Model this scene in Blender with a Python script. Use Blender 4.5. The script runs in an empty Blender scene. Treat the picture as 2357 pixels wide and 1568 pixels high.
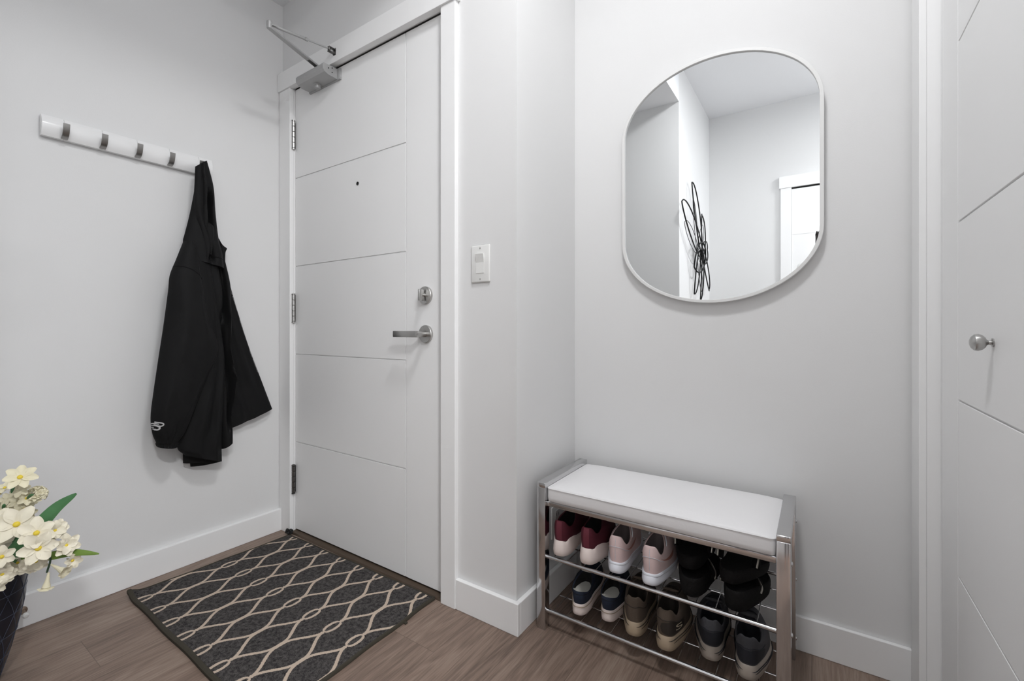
import bpy, bmesh, math, random
from mathutils import Vector, Matrix, noise
random.seed(7)
PI = math.pi
S = bpy.context.scene
COL = S.collection

# ------------------------------------------------------------------ camera, world, exposure
HC = 0.98
FPX, CXP, HY = 1038.2, 1178.5, 756.2
TH = math.radians(33.902)
cd = bpy.data.cameras.new('camera'); cam = bpy.data.objects.new('camera', cd); COL.objects.link(cam)
cam.location = (0, 0, HC); cam.rotation_euler = (PI/2, 0, TH)
cd.sensor_width = 36; cd.lens = 36*FPX/2357; cd.shift_y = (HY-784)/2357; cd.clip_start = 0.02
S.camera = cam
w = bpy.data.worlds.new('world'); S.world = w; w.use_nodes = True
w.node_tree.nodes['Background'].inputs[0].default_value = (0.85, 0.92, 1, 1)
w.node_tree.nodes['Background'].inputs[1].default_value = 1.0
S.view_settings.view_transform = 'Standard'; S.view_settings.look = 'None'
S.view_settings.gamma = 1; S.view_settings.use_curve_mapping = False
S.view_settings.exposure = 1.2
# daylight through the glazing at the far end of the living space (outside the window)
def area(name, loc, target, sx, sy, power, colr):
    ld = bpy.data.lights.new(name, 'AREA'); ld.shape = 'RECTANGLE'; ld.size = sx; ld.size_y = sy
    ld.energy = power; ld.color = colr
    o = bpy.data.objects.new(name, ld); COL.objects.link(o); o.location = loc
    o.rotation_euler = (Vector(target)-Vector(loc)).to_track_quat('-Z', 'Y').to_euler(); return o
area('window_daylight', (3.3, -0.45, 1.55), (0, -0.35, 1.4), 1.2, 2.0, 3, (0.93, 0.97, 1.0))

# ------------------------------------------------------------------ helpers
def srgb(r, g, b):
    f = lambda c: (c/255/12.92) if c/255 <= 0.04045 else ((c/255+0.055)/1.055)**2.4
    return (f(r), f(g), f(b), 1)
def mat(name, rgb, rough=0.5, metal=0.0, var=0.04, nscale=30, bump=0.0, bscale=200, spec=0.5, sheen=0, coat=0):
    m = bpy.data.materials.new(name); m.use_nodes = True
    nt = m.node_tree; b = nt.nodes['Principled BSDF']
    b.inputs['Roughness'].default_value = rough; b.inputs['Metallic'].default_value = metal
    b.inputs['Specular IOR Level'].default_value = spec
    if sheen: b.inputs['Sheen Weight'].default_value = sheen
    if coat: b.inputs['Coat Weight'].default_value = coat; b.inputs['Coat Roughness'].default_value = 0.08
    c = srgb(*rgb)
    tc = nt.nodes.new('ShaderNodeTexCoord')
    n = nt.nodes.new('ShaderNodeTexNoise'); n.inputs['Scale'].default_value = nscale; n.inputs['Detail'].default_value = 3
    nt.links.new(tc.outputs['Object'], n.inputs['Vector'])
    mx = nt.nodes.new('ShaderNodeMix'); mx.data_type = 'RGBA'
    mx.inputs[6].default_value = tuple(x*(1-var) for x in c[:3])+(1,)
    mx.inputs[7].default_value = tuple(min(1, x*(1+var)) for x in c[:3])+(1,)
    nt.links.new(n.outputs['Fac'], mx.inputs[0]); nt.links.new(mx.outputs[2], b.inputs['Base Color'])
    if bump:
        n2 = nt.nodes.new('ShaderNodeTexNoise'); n2.inputs['Scale'].default_value = bscale; n2.inputs['Detail'].default_value = 2
        nt.links.new(tc.outputs['Object'], n2.inputs['Vector'])
        bp = nt.nodes.new('ShaderNodeBump'); bp.inputs['Strength'].default_value = bump; bp.inputs['Distance'].default_value = 0.002
        nt.links.new(n2.outputs['Fac'], bp.inputs['Height']); nt.links.new(bp.outputs['Normal'], b.inputs['Normal'])
    return m
def tag(o, label=None, cat=None, group=None, kind=None):
    if label: o['label'] = label
    if cat: o['category'] = cat
    if group: o['group'] = group
    if kind: o['kind'] = kind
    return o
def empty(name, loc=(0, 0, 0), rz=0, label=None, cat=None, group=None, kind=None):
    o = bpy.data.objects.new(name, None); COL.objects.link(o); o.empty_display_size = 0.05
    o.location = loc; o.rotation_euler = (0, 0, rz); return tag(o, label, cat, group, kind)
def obj(name, bm, m, parent=None, smooth=35, world=True):
    """link bm as one mesh object; parent's location is removed so bm may be given in world space"""
    bmesh.ops.recalc_face_normals(bm, faces=bm.faces[:])
    me = bpy.data.meshes.new(name)
    if parent is not None and world:
        M = Matrix.Identity(4); p = parent; ch = []
        while p is not None: ch.append(Matrix.LocRotScale(p.location, p.rotation_euler, p.scale)); p = p.parent
        for c in reversed(ch): M = M @ c
        bmesh.ops.transform(bm, matrix=M.inverted(), verts=bm.verts[:])
    bm.to_mesh(me); bm.free()
    for p in me.polygons: p.use_smooth = bool(smooth)
    if smooth: me.set_sharp_from_angle(angle=math.radians(smooth))
    me.materials.append(m)
    o = bpy.data.objects.new(name, me); COL.objects.link(o)
    if parent is not None: o.parent = parent
    return o
def B(): return bmesh.new()
def box(bm, x0, x1, y0, y1, z0, z1, bev=0.0, seg=2):
    t = bmesh.new(); r = bmesh.ops.create_cube(t, size=1)
    for v in t.verts:
        v.co = Vector(((x0+x1)/2+v.co.x*(x1-x0), (y0+y1)/2+v.co.y*(y1-y0), (z0+z1)/2+v.co.z*(z1-z0)))
    if bev: bmesh.ops.bevel(t, geom=t.edges[:], offset=bev, segments=seg, profile=0.5, affect='EDGES')
    merge(bm, t); return bm
def merge(bm, t):
    me = bpy.data.meshes.new('tmp'); t.to_mesh(me); t.free(); bm.from_mesh(me); bpy.data.meshes.remove(me)
def loft(bm, rings, cap=True, close=True):
    vs = [[bm.verts.new(p) for p in r] for r in rings]
    n = len(vs[0])
    for a, b in zip(vs, vs[1:]):
        for i in range(n if close else n-1):
            j = (i+1) % n
            bm.faces.new((a[i], a[j], b[j], b[i]))
    if cap and close:
        bm.faces.new(vs[0][::-1]); bm.faces.new(vs[-1])
    return vs
def tube(bm, pts, r, n=10, closed=False, cap=True):
    pts = [Vector(p) for p in pts]; rs = r if isinstance(r, (list, tuple)) else [r]*len(pts)
    rings = []; prev = None; N = len(pts)
    for i, p in enumerate(pts):
        if closed: d = pts[(i+1) % N]-pts[i-1]
        else: d = pts[min(i+1, N-1)]-pts[max(i-1, 0)]
        d.normalize()
        if prev is None:
            u = d.cross(Vector((0, 0, 1)));
            if u.length < 1e-3: u = d.cross(Vector((0, 1, 0)))
        else: u = prev-d*prev.dot(d)
        u.normalize(); v = d.cross(u); prev = u
        rings.append([p+(u*math.cos(2*PI*k/n)+v*math.sin(2*PI*k/n))*rs[i] for k in range(n)])
    if closed:
        vs = [[bm.verts.new(q) for q in rg] for rg in rings]
        for i in range(N):
            a, b = vs[i], vs[(i+1) % N]
            for k in range(n): bm.faces.new((a[k], a[(k+1) % n], b[(k+1) % n], b[k]))
    else: loft(bm, rings, cap)
    return bm
def lathe(bm, prof, center, axis='Z', n=40):
    """prof: (radius, height) pairs along axis"""
    rings = []
    for r, h in prof:
        rg = []
        for k in range(n):
            a = 2*PI*k/n; u, v = max(r, 1e-5)*math.cos(a), max(r, 1e-5)*math.sin(a)
            p = {'Z': (u, v, h), 'Y': (u, h, v), 'X': (h, u, v)}[axis]
            rg.append(Vector(center)+Vector(p))
        rings.append(rg)
    loft(bm, rings); return bm
def spline(pts, n):
    """Catmull-Rom through pts"""
    P = [Vector(p) for p in pts]; P = [P[0]*2-P[1]]+P+[P[-1]*2-P[-2]]; out = []
    m = len(P)-3
    for i in range(n):
        t = i/(n-1)*m; k = min(int(t), m-1); f = t-k
        a, b, c, d = P[k:k+4]
        out.append(0.5*((2*b)+(c-a)*f+(2*a-5*b+4*c-d)*f*f+(3*b-a-3*c+d)*f**3))
    return out
def text_geo(s, size):
    cu = bpy.data.curves.new('t', 'FONT'); cu.body = s; cu.size = size
    o = bpy.data.objects.new('t', cu); me = bpy.data.meshes.new_from_object(o)
    vs = [v.co.copy() for v in me.vertices]; fs = [tuple(p.vertices) for p in me.polygons]
    bpy.data.objects.remove(o); bpy.data.curves.remove(cu); bpy.data.meshes.remove(me)
    return vs, fs
CT, ST = math.cos(TH), math.sin(TH)
def ray(u, v):
    l = (u-CXP)/FPX
    return Vector((l*CT-ST, l*ST+CT, -(v-HY)/FPX))
def at_x(u, v, x): r = ray(u, v); return Vector((0, 0, HC))+r*(x/r.x)
def at_d(u, v, d): return Vector((0, 0, HC))+ray(u, v)*d

# ------------------------------------------------------------------ materials
M_wall = mat('wall_paint', (228, 228, 228), 0.75, var=0.012, nscale=3, bump=0.06, bscale=350, spec=0.25)
M_ceil = mat('ceiling_paint', (240, 241, 243), 0.8, var=0.012, nscale=3, bump=0.05, bscale=300, spec=0.2)
M_trim = mat('trim_paint', (243, 243, 243), 0.38, var=0.01, nscale=6, spec=0.4)
M_door = mat('door_paint', (240, 240, 240), 0.42, var=0.012, nscale=5, bump=0.03, bscale=500, spec=0.4)
M_groove = mat('door_groove_paint', (240, 240, 240), 0.5, var=0.01)
M_steel = mat('brushed_nickel', (188, 187, 185), 0.30, 1.0, var=0.05, nscale=60, bump=0.05, bscale=600)
M_dsteel = mat('dark_steel', (112, 111, 109), 0.3, 1.0, var=0.08, nscale=60)
M_closer = mat('closer_silver_paint', (172, 172, 172), 0.42, 0.35, var=0.03)
M_chrome = mat('chrome', (205, 205, 206), 0.13, 1.0, var=0.02, nscale=20)
M_black = mat('black_rubber', (22, 22, 22), 0.7, var=0.2)
M_bronze = mat('bronze_threshold', (92, 78, 66), 0.45, 0.5, var=0.12)
M_plastic = mat('white_plastic', (232, 232, 230), 0.3, var=0.01)
M_rack = mat('rack_white_lacquer', (240, 240, 240), 0.16, var=0.008, coat=0.4)
M_hook = mat('hook_nickel', (150, 148, 146), 0.35, 1.0, var=0.05)
M_leather = mat('white_vinyl', (236, 235, 236), 0.42, var=0.012, nscale=14, bump=0.12, bscale=160, spec=0.4)
M_jack = mat('black_softshell', (13, 13, 14), 0.72, var=0.25, nscale=160, bump=0.25, bscale=700, spec=0.25)
M_jack_in = mat('black_jacket_lining', (9, 9, 10), 0.9, var=0.2, spec=0.2)
M_logo = mat('silver_print', (196, 196, 196), 0.5, var=0.03)
M_frame = mat('mirror_frame_white', (228, 228, 227), 0.4, var=0.01)
M_dark = mat('dark_gap', (30, 29, 28), 0.9, var=0.1)  # near-black for painted gap shade, outlet slots and mirror backing

def mirror_mat():
    m = bpy.data.materials.new('mirror_glass'); m.use_nodes = True
    b = m.node_tree.nodes['Principled BSDF']; b.inputs['Metallic'].default_value = 1; b.inputs['Roughness'].default_value = 0.0
    b.inputs['Base Color'].default_value = (0.83, 0.845, 0.85, 1)
    return m
M_mirror = mirror_mat()
def emit_mat(name, rgb, s):
    m = bpy.data.materials.new(name); m.use_nodes = True
    b = m.node_tree.nodes['Principled BSDF']; b.inputs['Emission Color'].default_value = (*rgb, 1); b.inputs['Emission Strength'].default_value = s
    b.inputs['Base Color'].default_value = (0.9, 0.9, 0.9, 1); return m

class NT:
    def __init__(s, m): s.nt = m.node_tree; s.L = s.nt.links
    def n(s, t, **k):
        x = s.nt.nodes.new(t)
        for a, b in k.items(): setattr(x, a, b)
        return x
    def put(s, sock, v):
        if hasattr(v, 'links'): s.L.new(v, sock)
        else: sock.default_value = v
    def m(s, op, a, b=0.0, c=0.0, clamp=False):
        x = s.n('ShaderNodeMath', operation=op); x.use_clamp = clamp
        s.put(x.inputs[0], a); s.put(x.inputs[1], b)
        if op in ('MULTIPLY_ADD', 'SMOOTH_MIN', 'COMPARE'): s.put(x.inputs[2], c)
        return x.outputs[0]
    def mix(s, f, a, b, blend='MIX'):
        x = s.n('ShaderNodeMix', data_type='RGBA', blend_type=blend)
        s.put(x.inputs[0], f); s.put(x.inputs[6], a); s.put(x.inputs[7], b); return x.outputs[2]
    def noise(s, vec, scale, detail=3, rough=0.5, dist=0):
        x = s.n('ShaderNodeTexNoise'); s.put(x.inputs['Vector'], vec); x.inputs['Scale'].default_value = scale
        x.inputs['Detail'].default_value = detail; x.inputs['Roughness'].default_value = rough; x.inputs['Distortion'].default_value = dist
        return x.outputs['Fac']
    def smooth(s, v, lo, hi):
        x = s.n('ShaderNodeMapRange', interpolation_type='SMOOTHSTEP'); s.put(x.inputs[0], v)
        x.inputs[1].default_value = lo; x.inputs[2].default_value = hi; return x.outputs[0]

def floor_mat():
    m = bpy.data.materials.new('oak_laminate'); m.use_nodes = True; k = NT(m); b = m.node_tree.nodes['Principled BSDF']
    tc = k.n('ShaderNodeTexCoord'); sp = k.n('ShaderNodeSeparateXYZ'); k.L.new(tc.outputs['Object'], sp.inputs[0])
    x, y = sp.outputs[0], sp.outputs[1]
    W = 0.19; L = 1.22
    xr = k.m('DIVIDE', k.m('ADD', x, 0.958+W*20), W)
    row = k.m('FLOOR', xr); fx = k.m('FRACT', xr)
    off = k.m('FRACT', k.m('MULTIPLY', row, 0.381))
    # the row left of x = -0.958 is row 19: put an end joint at y = 1.0 there
    yo = (19*0.381) % 1.0
    yr = k.m('ADD', k.m('DIVIDE', k.m('SUBTRACT', y, 1.0), L), k.m('SUBTRACT', off, yo-20))
    col = k.m('FLOOR', yr); fy = k.m('FRACT', yr)
    cv = k.n('ShaderNodeCombineXYZ'); k.L.new(row, cv.inputs[0]); k.L.new(col, cv.inputs[1])
    wn = k.n('ShaderNodeTexWhiteNoise', noise_dimensions='2D'); k.L.new(cv.outputs[0], wn.inputs['Vector'])
    rnd = wn.outputs['Value']
    gv = k.n('ShaderNodeCombineXYZ'); k.L.new(k.m('MULTIPLY', x, 9.0), gv.inputs[0]); k.L.new(k.m('MULTIPLY', y, 0.9), gv.inputs[1]); k.L.new(k.m('MULTIPLY', rnd, 30), gv.inputs[2])
    big = k.noise(gv.outputs[0], 1.3, 3, 0.5, 0.6)
    # cathedral rings
    ring = k.m('SINE', k.m('MULTIPLY', big, 62.0))
    gv2 = k.n('ShaderNodeCombineXYZ'); k.L.new(k.m('MULTIPLY', x, 160.0), gv2.inputs[0]); k.L.new(k.m('MULTIPLY', y, 7.0), gv2.inputs[1]); k.L.new(k.m('MULTIPLY', rnd, 50), gv2.inputs[2])
    fine = k.noise(gv2.outputs[0], 1.5, 4, 0.65, 0.3)
    knot = k.noise(gv.outputs[0], 0.9, 2, 0.5, 0.2)
    v = k.m('ADD', k.m('MULTIPLY', ring, 0.10), k.m('MULTIPLY', k.m('SUBTRACT', fine, 0.5), 1.05))
    v = k.m('ADD', v, k.m('MULTIPLY', k.m('SUBTRACT', knot, 0.5), 0.8))
    v = k.m('ADD', v, k.m('MULTIPLY', k.m('SUBTRACT', rnd, 0.5), 0.14))
    v = k.m('ADD', v, 0.5, clamp=True)
    cr = k.n('ShaderNodeValToRGB'); k.L.new(v, cr.inputs[0])
    e = cr.color_ramp.elements; e[0].position = 0.0; e[0].color = srgb(88, 74, 66); e[1].position = 1.0; e[1].color = srgb(158, 141, 128)
    n_ = e.new(0.5); n_.color = srgb(132, 113, 101)
    # seams
    sx = k.m('MINIMUM', fx, k.m('SUBTRACT', 1.0, fx)); sy = k.m('MINIMUM', fy, k.m('SUBTRACT', 1.0, fy))
    sxm = k.m('LESS_THAN', k.m('MULTIPLY', sx, W), 0.0009); sym = k.m('LESS_THAN', k.m('MULTIPLY', sy, L), 0.0009)
    seam = k.m('MAXIMUM', sxm, sym)
    c = k.mix(k.m('MULTIPLY', seam, 0.45), cr.outputs[0], srgb(70, 58, 50))
    k.L.new(c, b.inputs['Base Color']); b.inputs['Roughness'].default_value = 0.42; b.inputs['Specular IOR Level'].default_value = 0.35
    bp = k.n('ShaderNodeBump'); bp.inputs['Strength'].default_value = 0.12; bp.inputs['Distance'].default_value = 0.001
    k.L.new(k.m('SUBTRACT', fine, k.m('MULTIPLY', seam, 1.5)), bp.inputs['Height']); k.L.new(bp.outputs[0], b.inputs['Normal'])
    return m
M_floor = floor_mat()

def rug_mat(ox, oy):
    """charcoal pile with a cream ogee-and-ring lattice; columns run along y"""
    m = bpy.data.materials.new('rug_pile'); m.use_nodes = True; k = NT(m); b = m.node_tree.nodes['Principled BSDF']
    tc = k.n('ShaderNodeTexCoord')
    nz = k.n('ShaderNodeTexNoise'); k.L.new(tc.outputs['Object'], nz.inputs['Vector']); nz.inputs['Scale'].default_value = 260; nz.inputs['Detail'].default_value = 2
    va = k.n('ShaderNodeVectorMath', operation='MULTIPLY_ADD'); k.L.new(nz.outputs['Color'], va.inputs[0]); va.inputs[1].default_value = (0.0045,)*3
    k.L.new(tc.outputs['Object'], va.inputs[2])
    sp = k.n('ShaderNodeSeparateXYZ'); k.L.new(va.outputs[0], sp.inputs[0])
    x = k.m('ADD', sp.outputs[0], ox+1.188+0.116*40-0.00225); y = k.m('ADD', sp.outputs[1], oy-0.603+0.289*10-0.00225)
    xl = k.m('ABSOLUTE', k.m('SUBTRACT', k.m('MULTIPLY', k.m('FRACT', k.m('ADD', k.m('DIVIDE', x, 0.116), 0.5)), 0.116), 0.058))
    yl = k.m('ABSOLUTE', k.m('SUBTRACT', k.m('MULTIPLY', k.m('FRACT', k.m('ADD', k.m('DIVIDE', y, 0.289), 0.5)), 0.289), 0.1445))
    T0 = 0.030
    ringa = k.m('MULTIPLY', k.m('SQRT', k.m('MAXIMUM', k.m('SUBTRACT', 1.0, k.m('POWER', k.m('DIVIDE', yl, T0), 2.0)), 0.0)), 0.0150)
    ph = k.m('MULTIPLY', k.m('DIVIDE', k.m('MAXIMUM', k.m('SUBTRACT', yl, T0+0.002), 0.0), 0.100), PI)
    ph = k.m('MINIMUM', ph, PI)
    ogee = k.m('MULTIPLY', k.m('SUBTRACT', 1.0, k.m('COSINE', ph)), 0.0278)
    ogs = k.m('MULTIPLY', k.m('SINE', ph), 0.87)
    inr = k.m('LESS_THAN', yl, T0)
    a = k.m('ADD', k.m('MULTIPLY', ringa, inr), k.m('MULTIPLY', ogee, k.m('SUBTRACT', 1.0, inr)))
    sl = k.m('ADD', k.m('MULTIPLY', ogs, k.m('SUBTRACT', 1.0, inr)), k.m('MULTIPLY', inr, 0.25))
    dist = k.m('DIVIDE', k.m('ABSOLUTE', k.m('SUBTRACT', xl, a)), k.m('SQRT', k.m('ADD', 1.0, k.m('MULTIPLY', sl, sl))))
    nodeblob = k.m('ADD', k.m('ABSOLUTE', k.m('SUBTRACT', yl, T0+0.006)), k.m('MULTIPLY', xl, 1.6))
    dist = k.m('MINIMUM', dist, k.m('MULTIPLY', nodeblob, 0.42))
    line = k.m('SUBTRACT', 1.0, k.smooth(dist, 0.0042, 0.0060))
    # clear margin at both short sides of the pattern field
    n1 = k.noise(tc.outputs['Object'], 420, 3, 0.7); n2 = k.noise(tc.outputs['Object'], 90, 3, 0.6)
    f = k.m('ADD', k.m('MULTIPLY', n1, 0.75), k.m('MULTIPLY', n2, 0.55)); f = k.smooth(f, 0.45, 0.9)
    dark = k.mix(f, srgb(28, 27, 29), srgb(104, 100, 98))
    light = k.mix(n1, srgb(168, 150, 134), srgb(226, 208, 190))
    k.L.new(k.mix(line, dark, light), b.inputs['Base Color']); b.inputs['Roughness'].default_value = 0.95; b.inputs['Specular IOR Level'].default_value = 0.1
    bp = k.n('ShaderNodeBump'); bp.inputs['Strength'].default_value = 0.8; bp.inputs['Distance'].default_value = 0.002
    k.L.new(n1, bp.inputs['Height']); k.L.new(bp.outputs[0], b.inputs['Normal'])
    return m

# ------------------------------------------------------------------ setting
XL, YD, XJ, YM, XR = -2.172, 1.212, -0.797, 1.638, 0.2327
ZA, ZH = 2.560, 2.84
YA = -0.075; YE = -1.171
def struct(name, bm, m, parent=None, smooth=0):
    o = obj(name, bm, m, parent, smooth)
    if parent is None: o['kind'] = 'structure'
    return o
bm = B(); box(bm, -2.4, 3.3, -1.4, 1.85, -0.05, 0); struct('floor', bm, M_floor)
bm = B(); box(bm, XL-0.1, XL, YA-0.1, YD+0.1, 0, ZA+0.02); struct('wall_left', bm, M_wall)
bm = B()  # wall around the entry door
box(bm, XL, -2.093, YD, YD+0.1, 0, ZA+0.02); box(bm, -1.096, XJ, YD, YD+0.1, 0, ZH+0.02); box(bm, -2.093, -1.096, YD, YD+0.1, 2.14, ZA+0.02)
struct('wall_back', bm, M_wall)
bm = B(); box(bm, XJ-0.1, XJ, YD+0.1, YM+0.1, 0, ZH+0.02); struct('wall_corner', bm, M_wall)
bm = B(); box(bm, XJ, 0.34, YM, YM+0.1, 0, ZH+0.02); struct('wall_mirror_side', bm, M_wall)
bm = B()  # closet wall
box(bm, XR, XR+0.1, 1.535, YM, 0, ZH+0.02); box(bm, XR, XR+0.1, 0.30, 0.72, 0, ZH+0.02); box(bm, XR, XR+0.1, 0.72, 1.535, 2.14, ZH+0.02)
struct('wall_right', bm, M_wall)
bm = B(); box(bm, XR+0.1, 3.1, 0.30, 0.40, 0, ZH+0.02); struct('wall_living_side', bm, M_wall)
bm = B(); box(bm, XL-0.1, XJ-0.1, YA-0.1, YA, 0, ZA+0.02); struct('wall_near', bm, M_wall)
bm = B(); box(bm, XJ-0.1, XJ, YE-0.1, YA, 0, ZH+0.02); struct('wall_hall', bm, M_wall)
bm = B(); box(bm, XJ, 3.1, YE-0.1, YE, 0, ZH+0.02); struct('wall_hall_end', bm, M_wall)
bm = B()
box(bm, 3.0, 3.1, YE, 0.30, 0, 0.5); box(bm, 3.0, 3.1, YE, 0.30, 2.6, ZH+0.02)
box(bm, 3.0, 3.1, YE, YE+0.12, 0.5, 2.6); box(bm, 3.0, 3.1, 0.18, 0.30, 0.5, 2.6); struct('wall_window_side', bm, M_wall)
bm = B()
for yy in (YE+0.12, -0.445, 0.13): box(bm, 3.02, 3.08, yy, yy+0.05, 0.5, 2.6, 0.004)
box(bm, 3.02, 3.08, YE+0.12, 0.18, 0.5, 0.55, 0.004); box(bm, 3.02, 3.08, YE+0.12, 0.18, 2.55, 2.6, 0.004)
struct('window_1', bm, M_trim)
bm = B(); box(bm, XL-0.1, XJ, YA, YD, ZA, ZH+0.1); struct('ceiling_lower', bm, M_ceil)
bm = B(); box(bm, XJ, 3.1, YE-0.1, YM+0.1, ZH, ZH+0.1); struct('ceiling', bm, M_ceil)

HB = 0.104; TB = 0.016
def bb(name, x0, x1, y0, y1):
    bm = B(); box(bm, x0, x1, y0, y1, 0, HB, 0.0022, 2); struct(name, bm, M_trim)
bb('baseboard_left', XL, XL+0.020, YA+TB, YD-0.014)
bb('baseboard_back', -1.0415, XJ+TB, YD-TB, YD)
bb('baseboard_corner', XJ, XJ+TB, YD, YM-0.013)
bb('baseboard_mirror_side', XJ, 0.219, YM-0.013, YM)
bb('baseboard_near', XL+0.02, XJ, YA, YA+TB)
bb('baseboard_hall', XJ, XJ+TB, YE+TB, YA)
bb('baseboard_hall_end', XJ+TB, -0.25, YE, YE+TB)
# entry door casing
YC = 1.193
bm = B(); box(bm, XL+0.003, -2.0776, YC, YD, 0, 2.128, 0.0015); box(bm, -2.0976, -2.0776, YD, YD+0.05, 0, 2.126); struct('trim_1', bm, M_trim)
bm = B(); box(bm, -1.1088, -1.0415, YC, YD, 0, 2.128, 0.0015); box(bm, -1.1088, -1.09, YD, YD+0.05, 0, 2.126); struct('trim_2', bm, M_trim)
bm = B(); box(bm, XL+0.001, -1.031, YC-0.007, YD, 2.128, 2.216, 0.0015); box(bm, -2.0776, -1.1088, YD, YD+0.05, 2.132, 2.15)
box(bm, -2.0776, -1.1088, YD+0.016, YD+0.05, 2.118, 2.134); struct('trim_3', bm, M_trim)
# closet casing + jamb
XC = 0.2177
bm = B(); box(bm, XC, XR, 1.5202, 1.6245, 0, 2.128, 0.0015); box(bm, XR, XR+0.09, 1.5202, 1.5349, 0, 2.126); struct('trim_4', bm, M_trim)
bm = B(); box(bm, XC, XR, 0.65, 0.735, 0, 2.128, 0.0015); box(bm, XR, XR+0.09, 0.7201, 0.735, 0, 2.126); struct('trim_5', bm, M_trim)
bm = B(); box(bm, XC-0.007, XR, 0.64, 1.6345, 2.128, 2.216, 0.0015); struct('trim_6', bm, M_trim)
# door at the hall end
bm = B(); box(bm, -0.240, -0.162, YE, YE+0.018, 0, 2.112, 0.0015); box(bm, 0.75, 0.83, YE, YE+0.018, 0, 2.112, 0.0015)
box(bm, -0.250, 0.84, YE, YE+0.024, 2.112, 2.208, 0.0015); struct('trim_7', bm, M_trim)

# threshold
bm = B()
rings = [[Vector((x, 1.199, 0)), Vector((x, 1.205, 0.007)), Vector((x, 1.222, 0.012)), Vector((x, 1.29, 0.013)), Vector((x, 1.29, 0))] for x in (-2.0776, -1.1088)]
loft(bm, rings); tag(struct('trim_8', bm, M_bronze), kind='structure')

# ------------------------------------------------------------------ doors
def door_panels(bm, conv, a0, a1, z0, z1, av, zs, t0=0.0, dep=0.004, g=0.0040):
    """flat slab with routed grooves: vertical line at av, horizontals zs on the side a0..av; conv maps (a, depth, z)"""
    def bx(A0, A1, D0, D1, Z0, Z1, bev=0.0):
        t = B(); box(t, A0, A1, D0, D1, Z0, Z1, bev)
        for v in t.verts: v.co = Vector(conv(*v.co))
        merge(bm, t)
    bx(a0, a1, dep, 0.04, z0, z1)
    lo, hi = (a0, av) if a0 < av else (av, a0)
    ed = [z0]+zs+[z1]
    for p, q in zip(ed, ed[1:]):
        bx(lo+(0 if lo == min(a0, a1) else g/2), hi-(g/2 if hi == av else 0), 0, dep+0.002, p+(g/2 if p != z0 else 0), q-(g/2 if q != z1 else 0), 0.0008)
    if a0 < av: bx(av+g/2, a1, 0, dep+0.002, z0, z1, 0.0008)
    else: bx(a1, av-g/2, 0, dep+0.002, z0, z1, 0.0008)
bmg = B(); box(bmg, -2.0745, -1.1088, 1.2200, 1.2225, 2.1255, 2.1318)  # dark strip standing in for the shade in the gap above the door
d1 = empty('door_1', (-1.6, 1.221, 0)); d1['kind'] = 'structure'
bm = B(); YF = 1.221
door_panels(bm, lambda a, d, z: (a, YF+d, z), -2.0745, -1.105, 0.018, 2.127, -1.3164, [0.4349, 0.8565, 1.2783, 1.7008])
obj('door_panel', bm, M_door, d1, 0)
bm = B(); box(bm, -2.0776, -1.105, YF+0.006, YF+0.03, 0.0135, 0.0185); obj('door_sweep', bm, M_black, d1)
obj('door_gap_shade', bmg, M_dark, d1, 0)
# lever handle
lv = B(); lathe(lv, [(0.001, 0), (0.033, 0), (0.033, -0.009), (0.0315, -0.0105), (0.001, -0.0105)], (-1.2049, YF, 0.9592), 'Y')
hd = obj('handle_rose', lv, M_steel, d1)
bm = B(); lathe(bm, [(0.011, 0), (0.011, -0.040), (0.0105, -0.052), (0.001, -0.052)], (-1.2049, YF-0.01, 0.9592), 'Y', 28)
box(bm, -1.318, -1.196, YF-0.064, YF-0.052, 0.9592-0.0115, 0.9592+0.0115, 0.0015)
obj('lever', bm, M_steel, hd)
bm = B(); lathe(bm, [(0.001, 0), (0.033, 0), (0.033, -0.009), (0.0315, -0.0105), (0.001, -0.0105)], (-1.2071, YF, 1.1038), 'Y')
db = obj('deadbolt_rose', bm, M_steel, d1)
bm = B(); lathe(bm, [(0.007, 0), (0.007, -0.016)], (-1.2071, YF-0.01, 1.1038), 'Y', 20)
box(bm, -1.2116, -1.2026, YF-0.040, YF-0.014, 1.1038-0.021, 1.1038+0.021, 0.0028, 3)
obj('thumb_turn', bm, M_steel, db)
bm = B(); lathe(bm, [(0.004, 0.001), (0.0078, 0.001), (0.0078, -0.002), (0.0062, -0.0026), (0.0058, 0.0005)], (-1.6074, YF, 1.5935), 'Y', 24)
pe = obj('peephole', bm, M_dsteel, d1)
bm = B(); lathe(bm, [(0.0001, -0.0012), (0.0058, -0.0005)], (-1.6074, YF, 1.5935), 'Y', 20); obj('peephole_lens', bm, M_black, pe)
for zc in (1.907, 1.077, 0.258):
    bm = B()
    for i in range(5):
        z0 = zc-0.064+i*0.0258
        lathe(bm, [(0.006, z0+0.0008), (0.0078, z0+0.0020), (0.0078, z0+0.0236), (0.006, z0+0.0250)], (-2.0725, 1.2085, 0), 'Z', 18)
    lathe(bm, [(0.0045, zc-0.066), (0.0045, zc+0.066)], (-2.0725, 1.2085, 0), 'Z', 14)
    lathe(bm, [(0.0085, zc+0.065), (0.0085, zc+0.069), (0.003, zc+0.0715)], (-2.0725, 1.2085, 0), 'Z', 18)
    lathe(bm, [(0.003, zc-0.0715), (0.0085, zc-0.069), (0.0085, zc-0.065)], (-2.0725, 1.2085, 0), 'Z', 18)
    box(bm, -2.0776, -2.0762, 1.204, 1.223, zc-0.064, zc+0.064)
    obj('hinge', bm, M_steel if zc > 1 else M_dsteel, d1)  # lowest hinge in darker steel than the upper two

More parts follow.
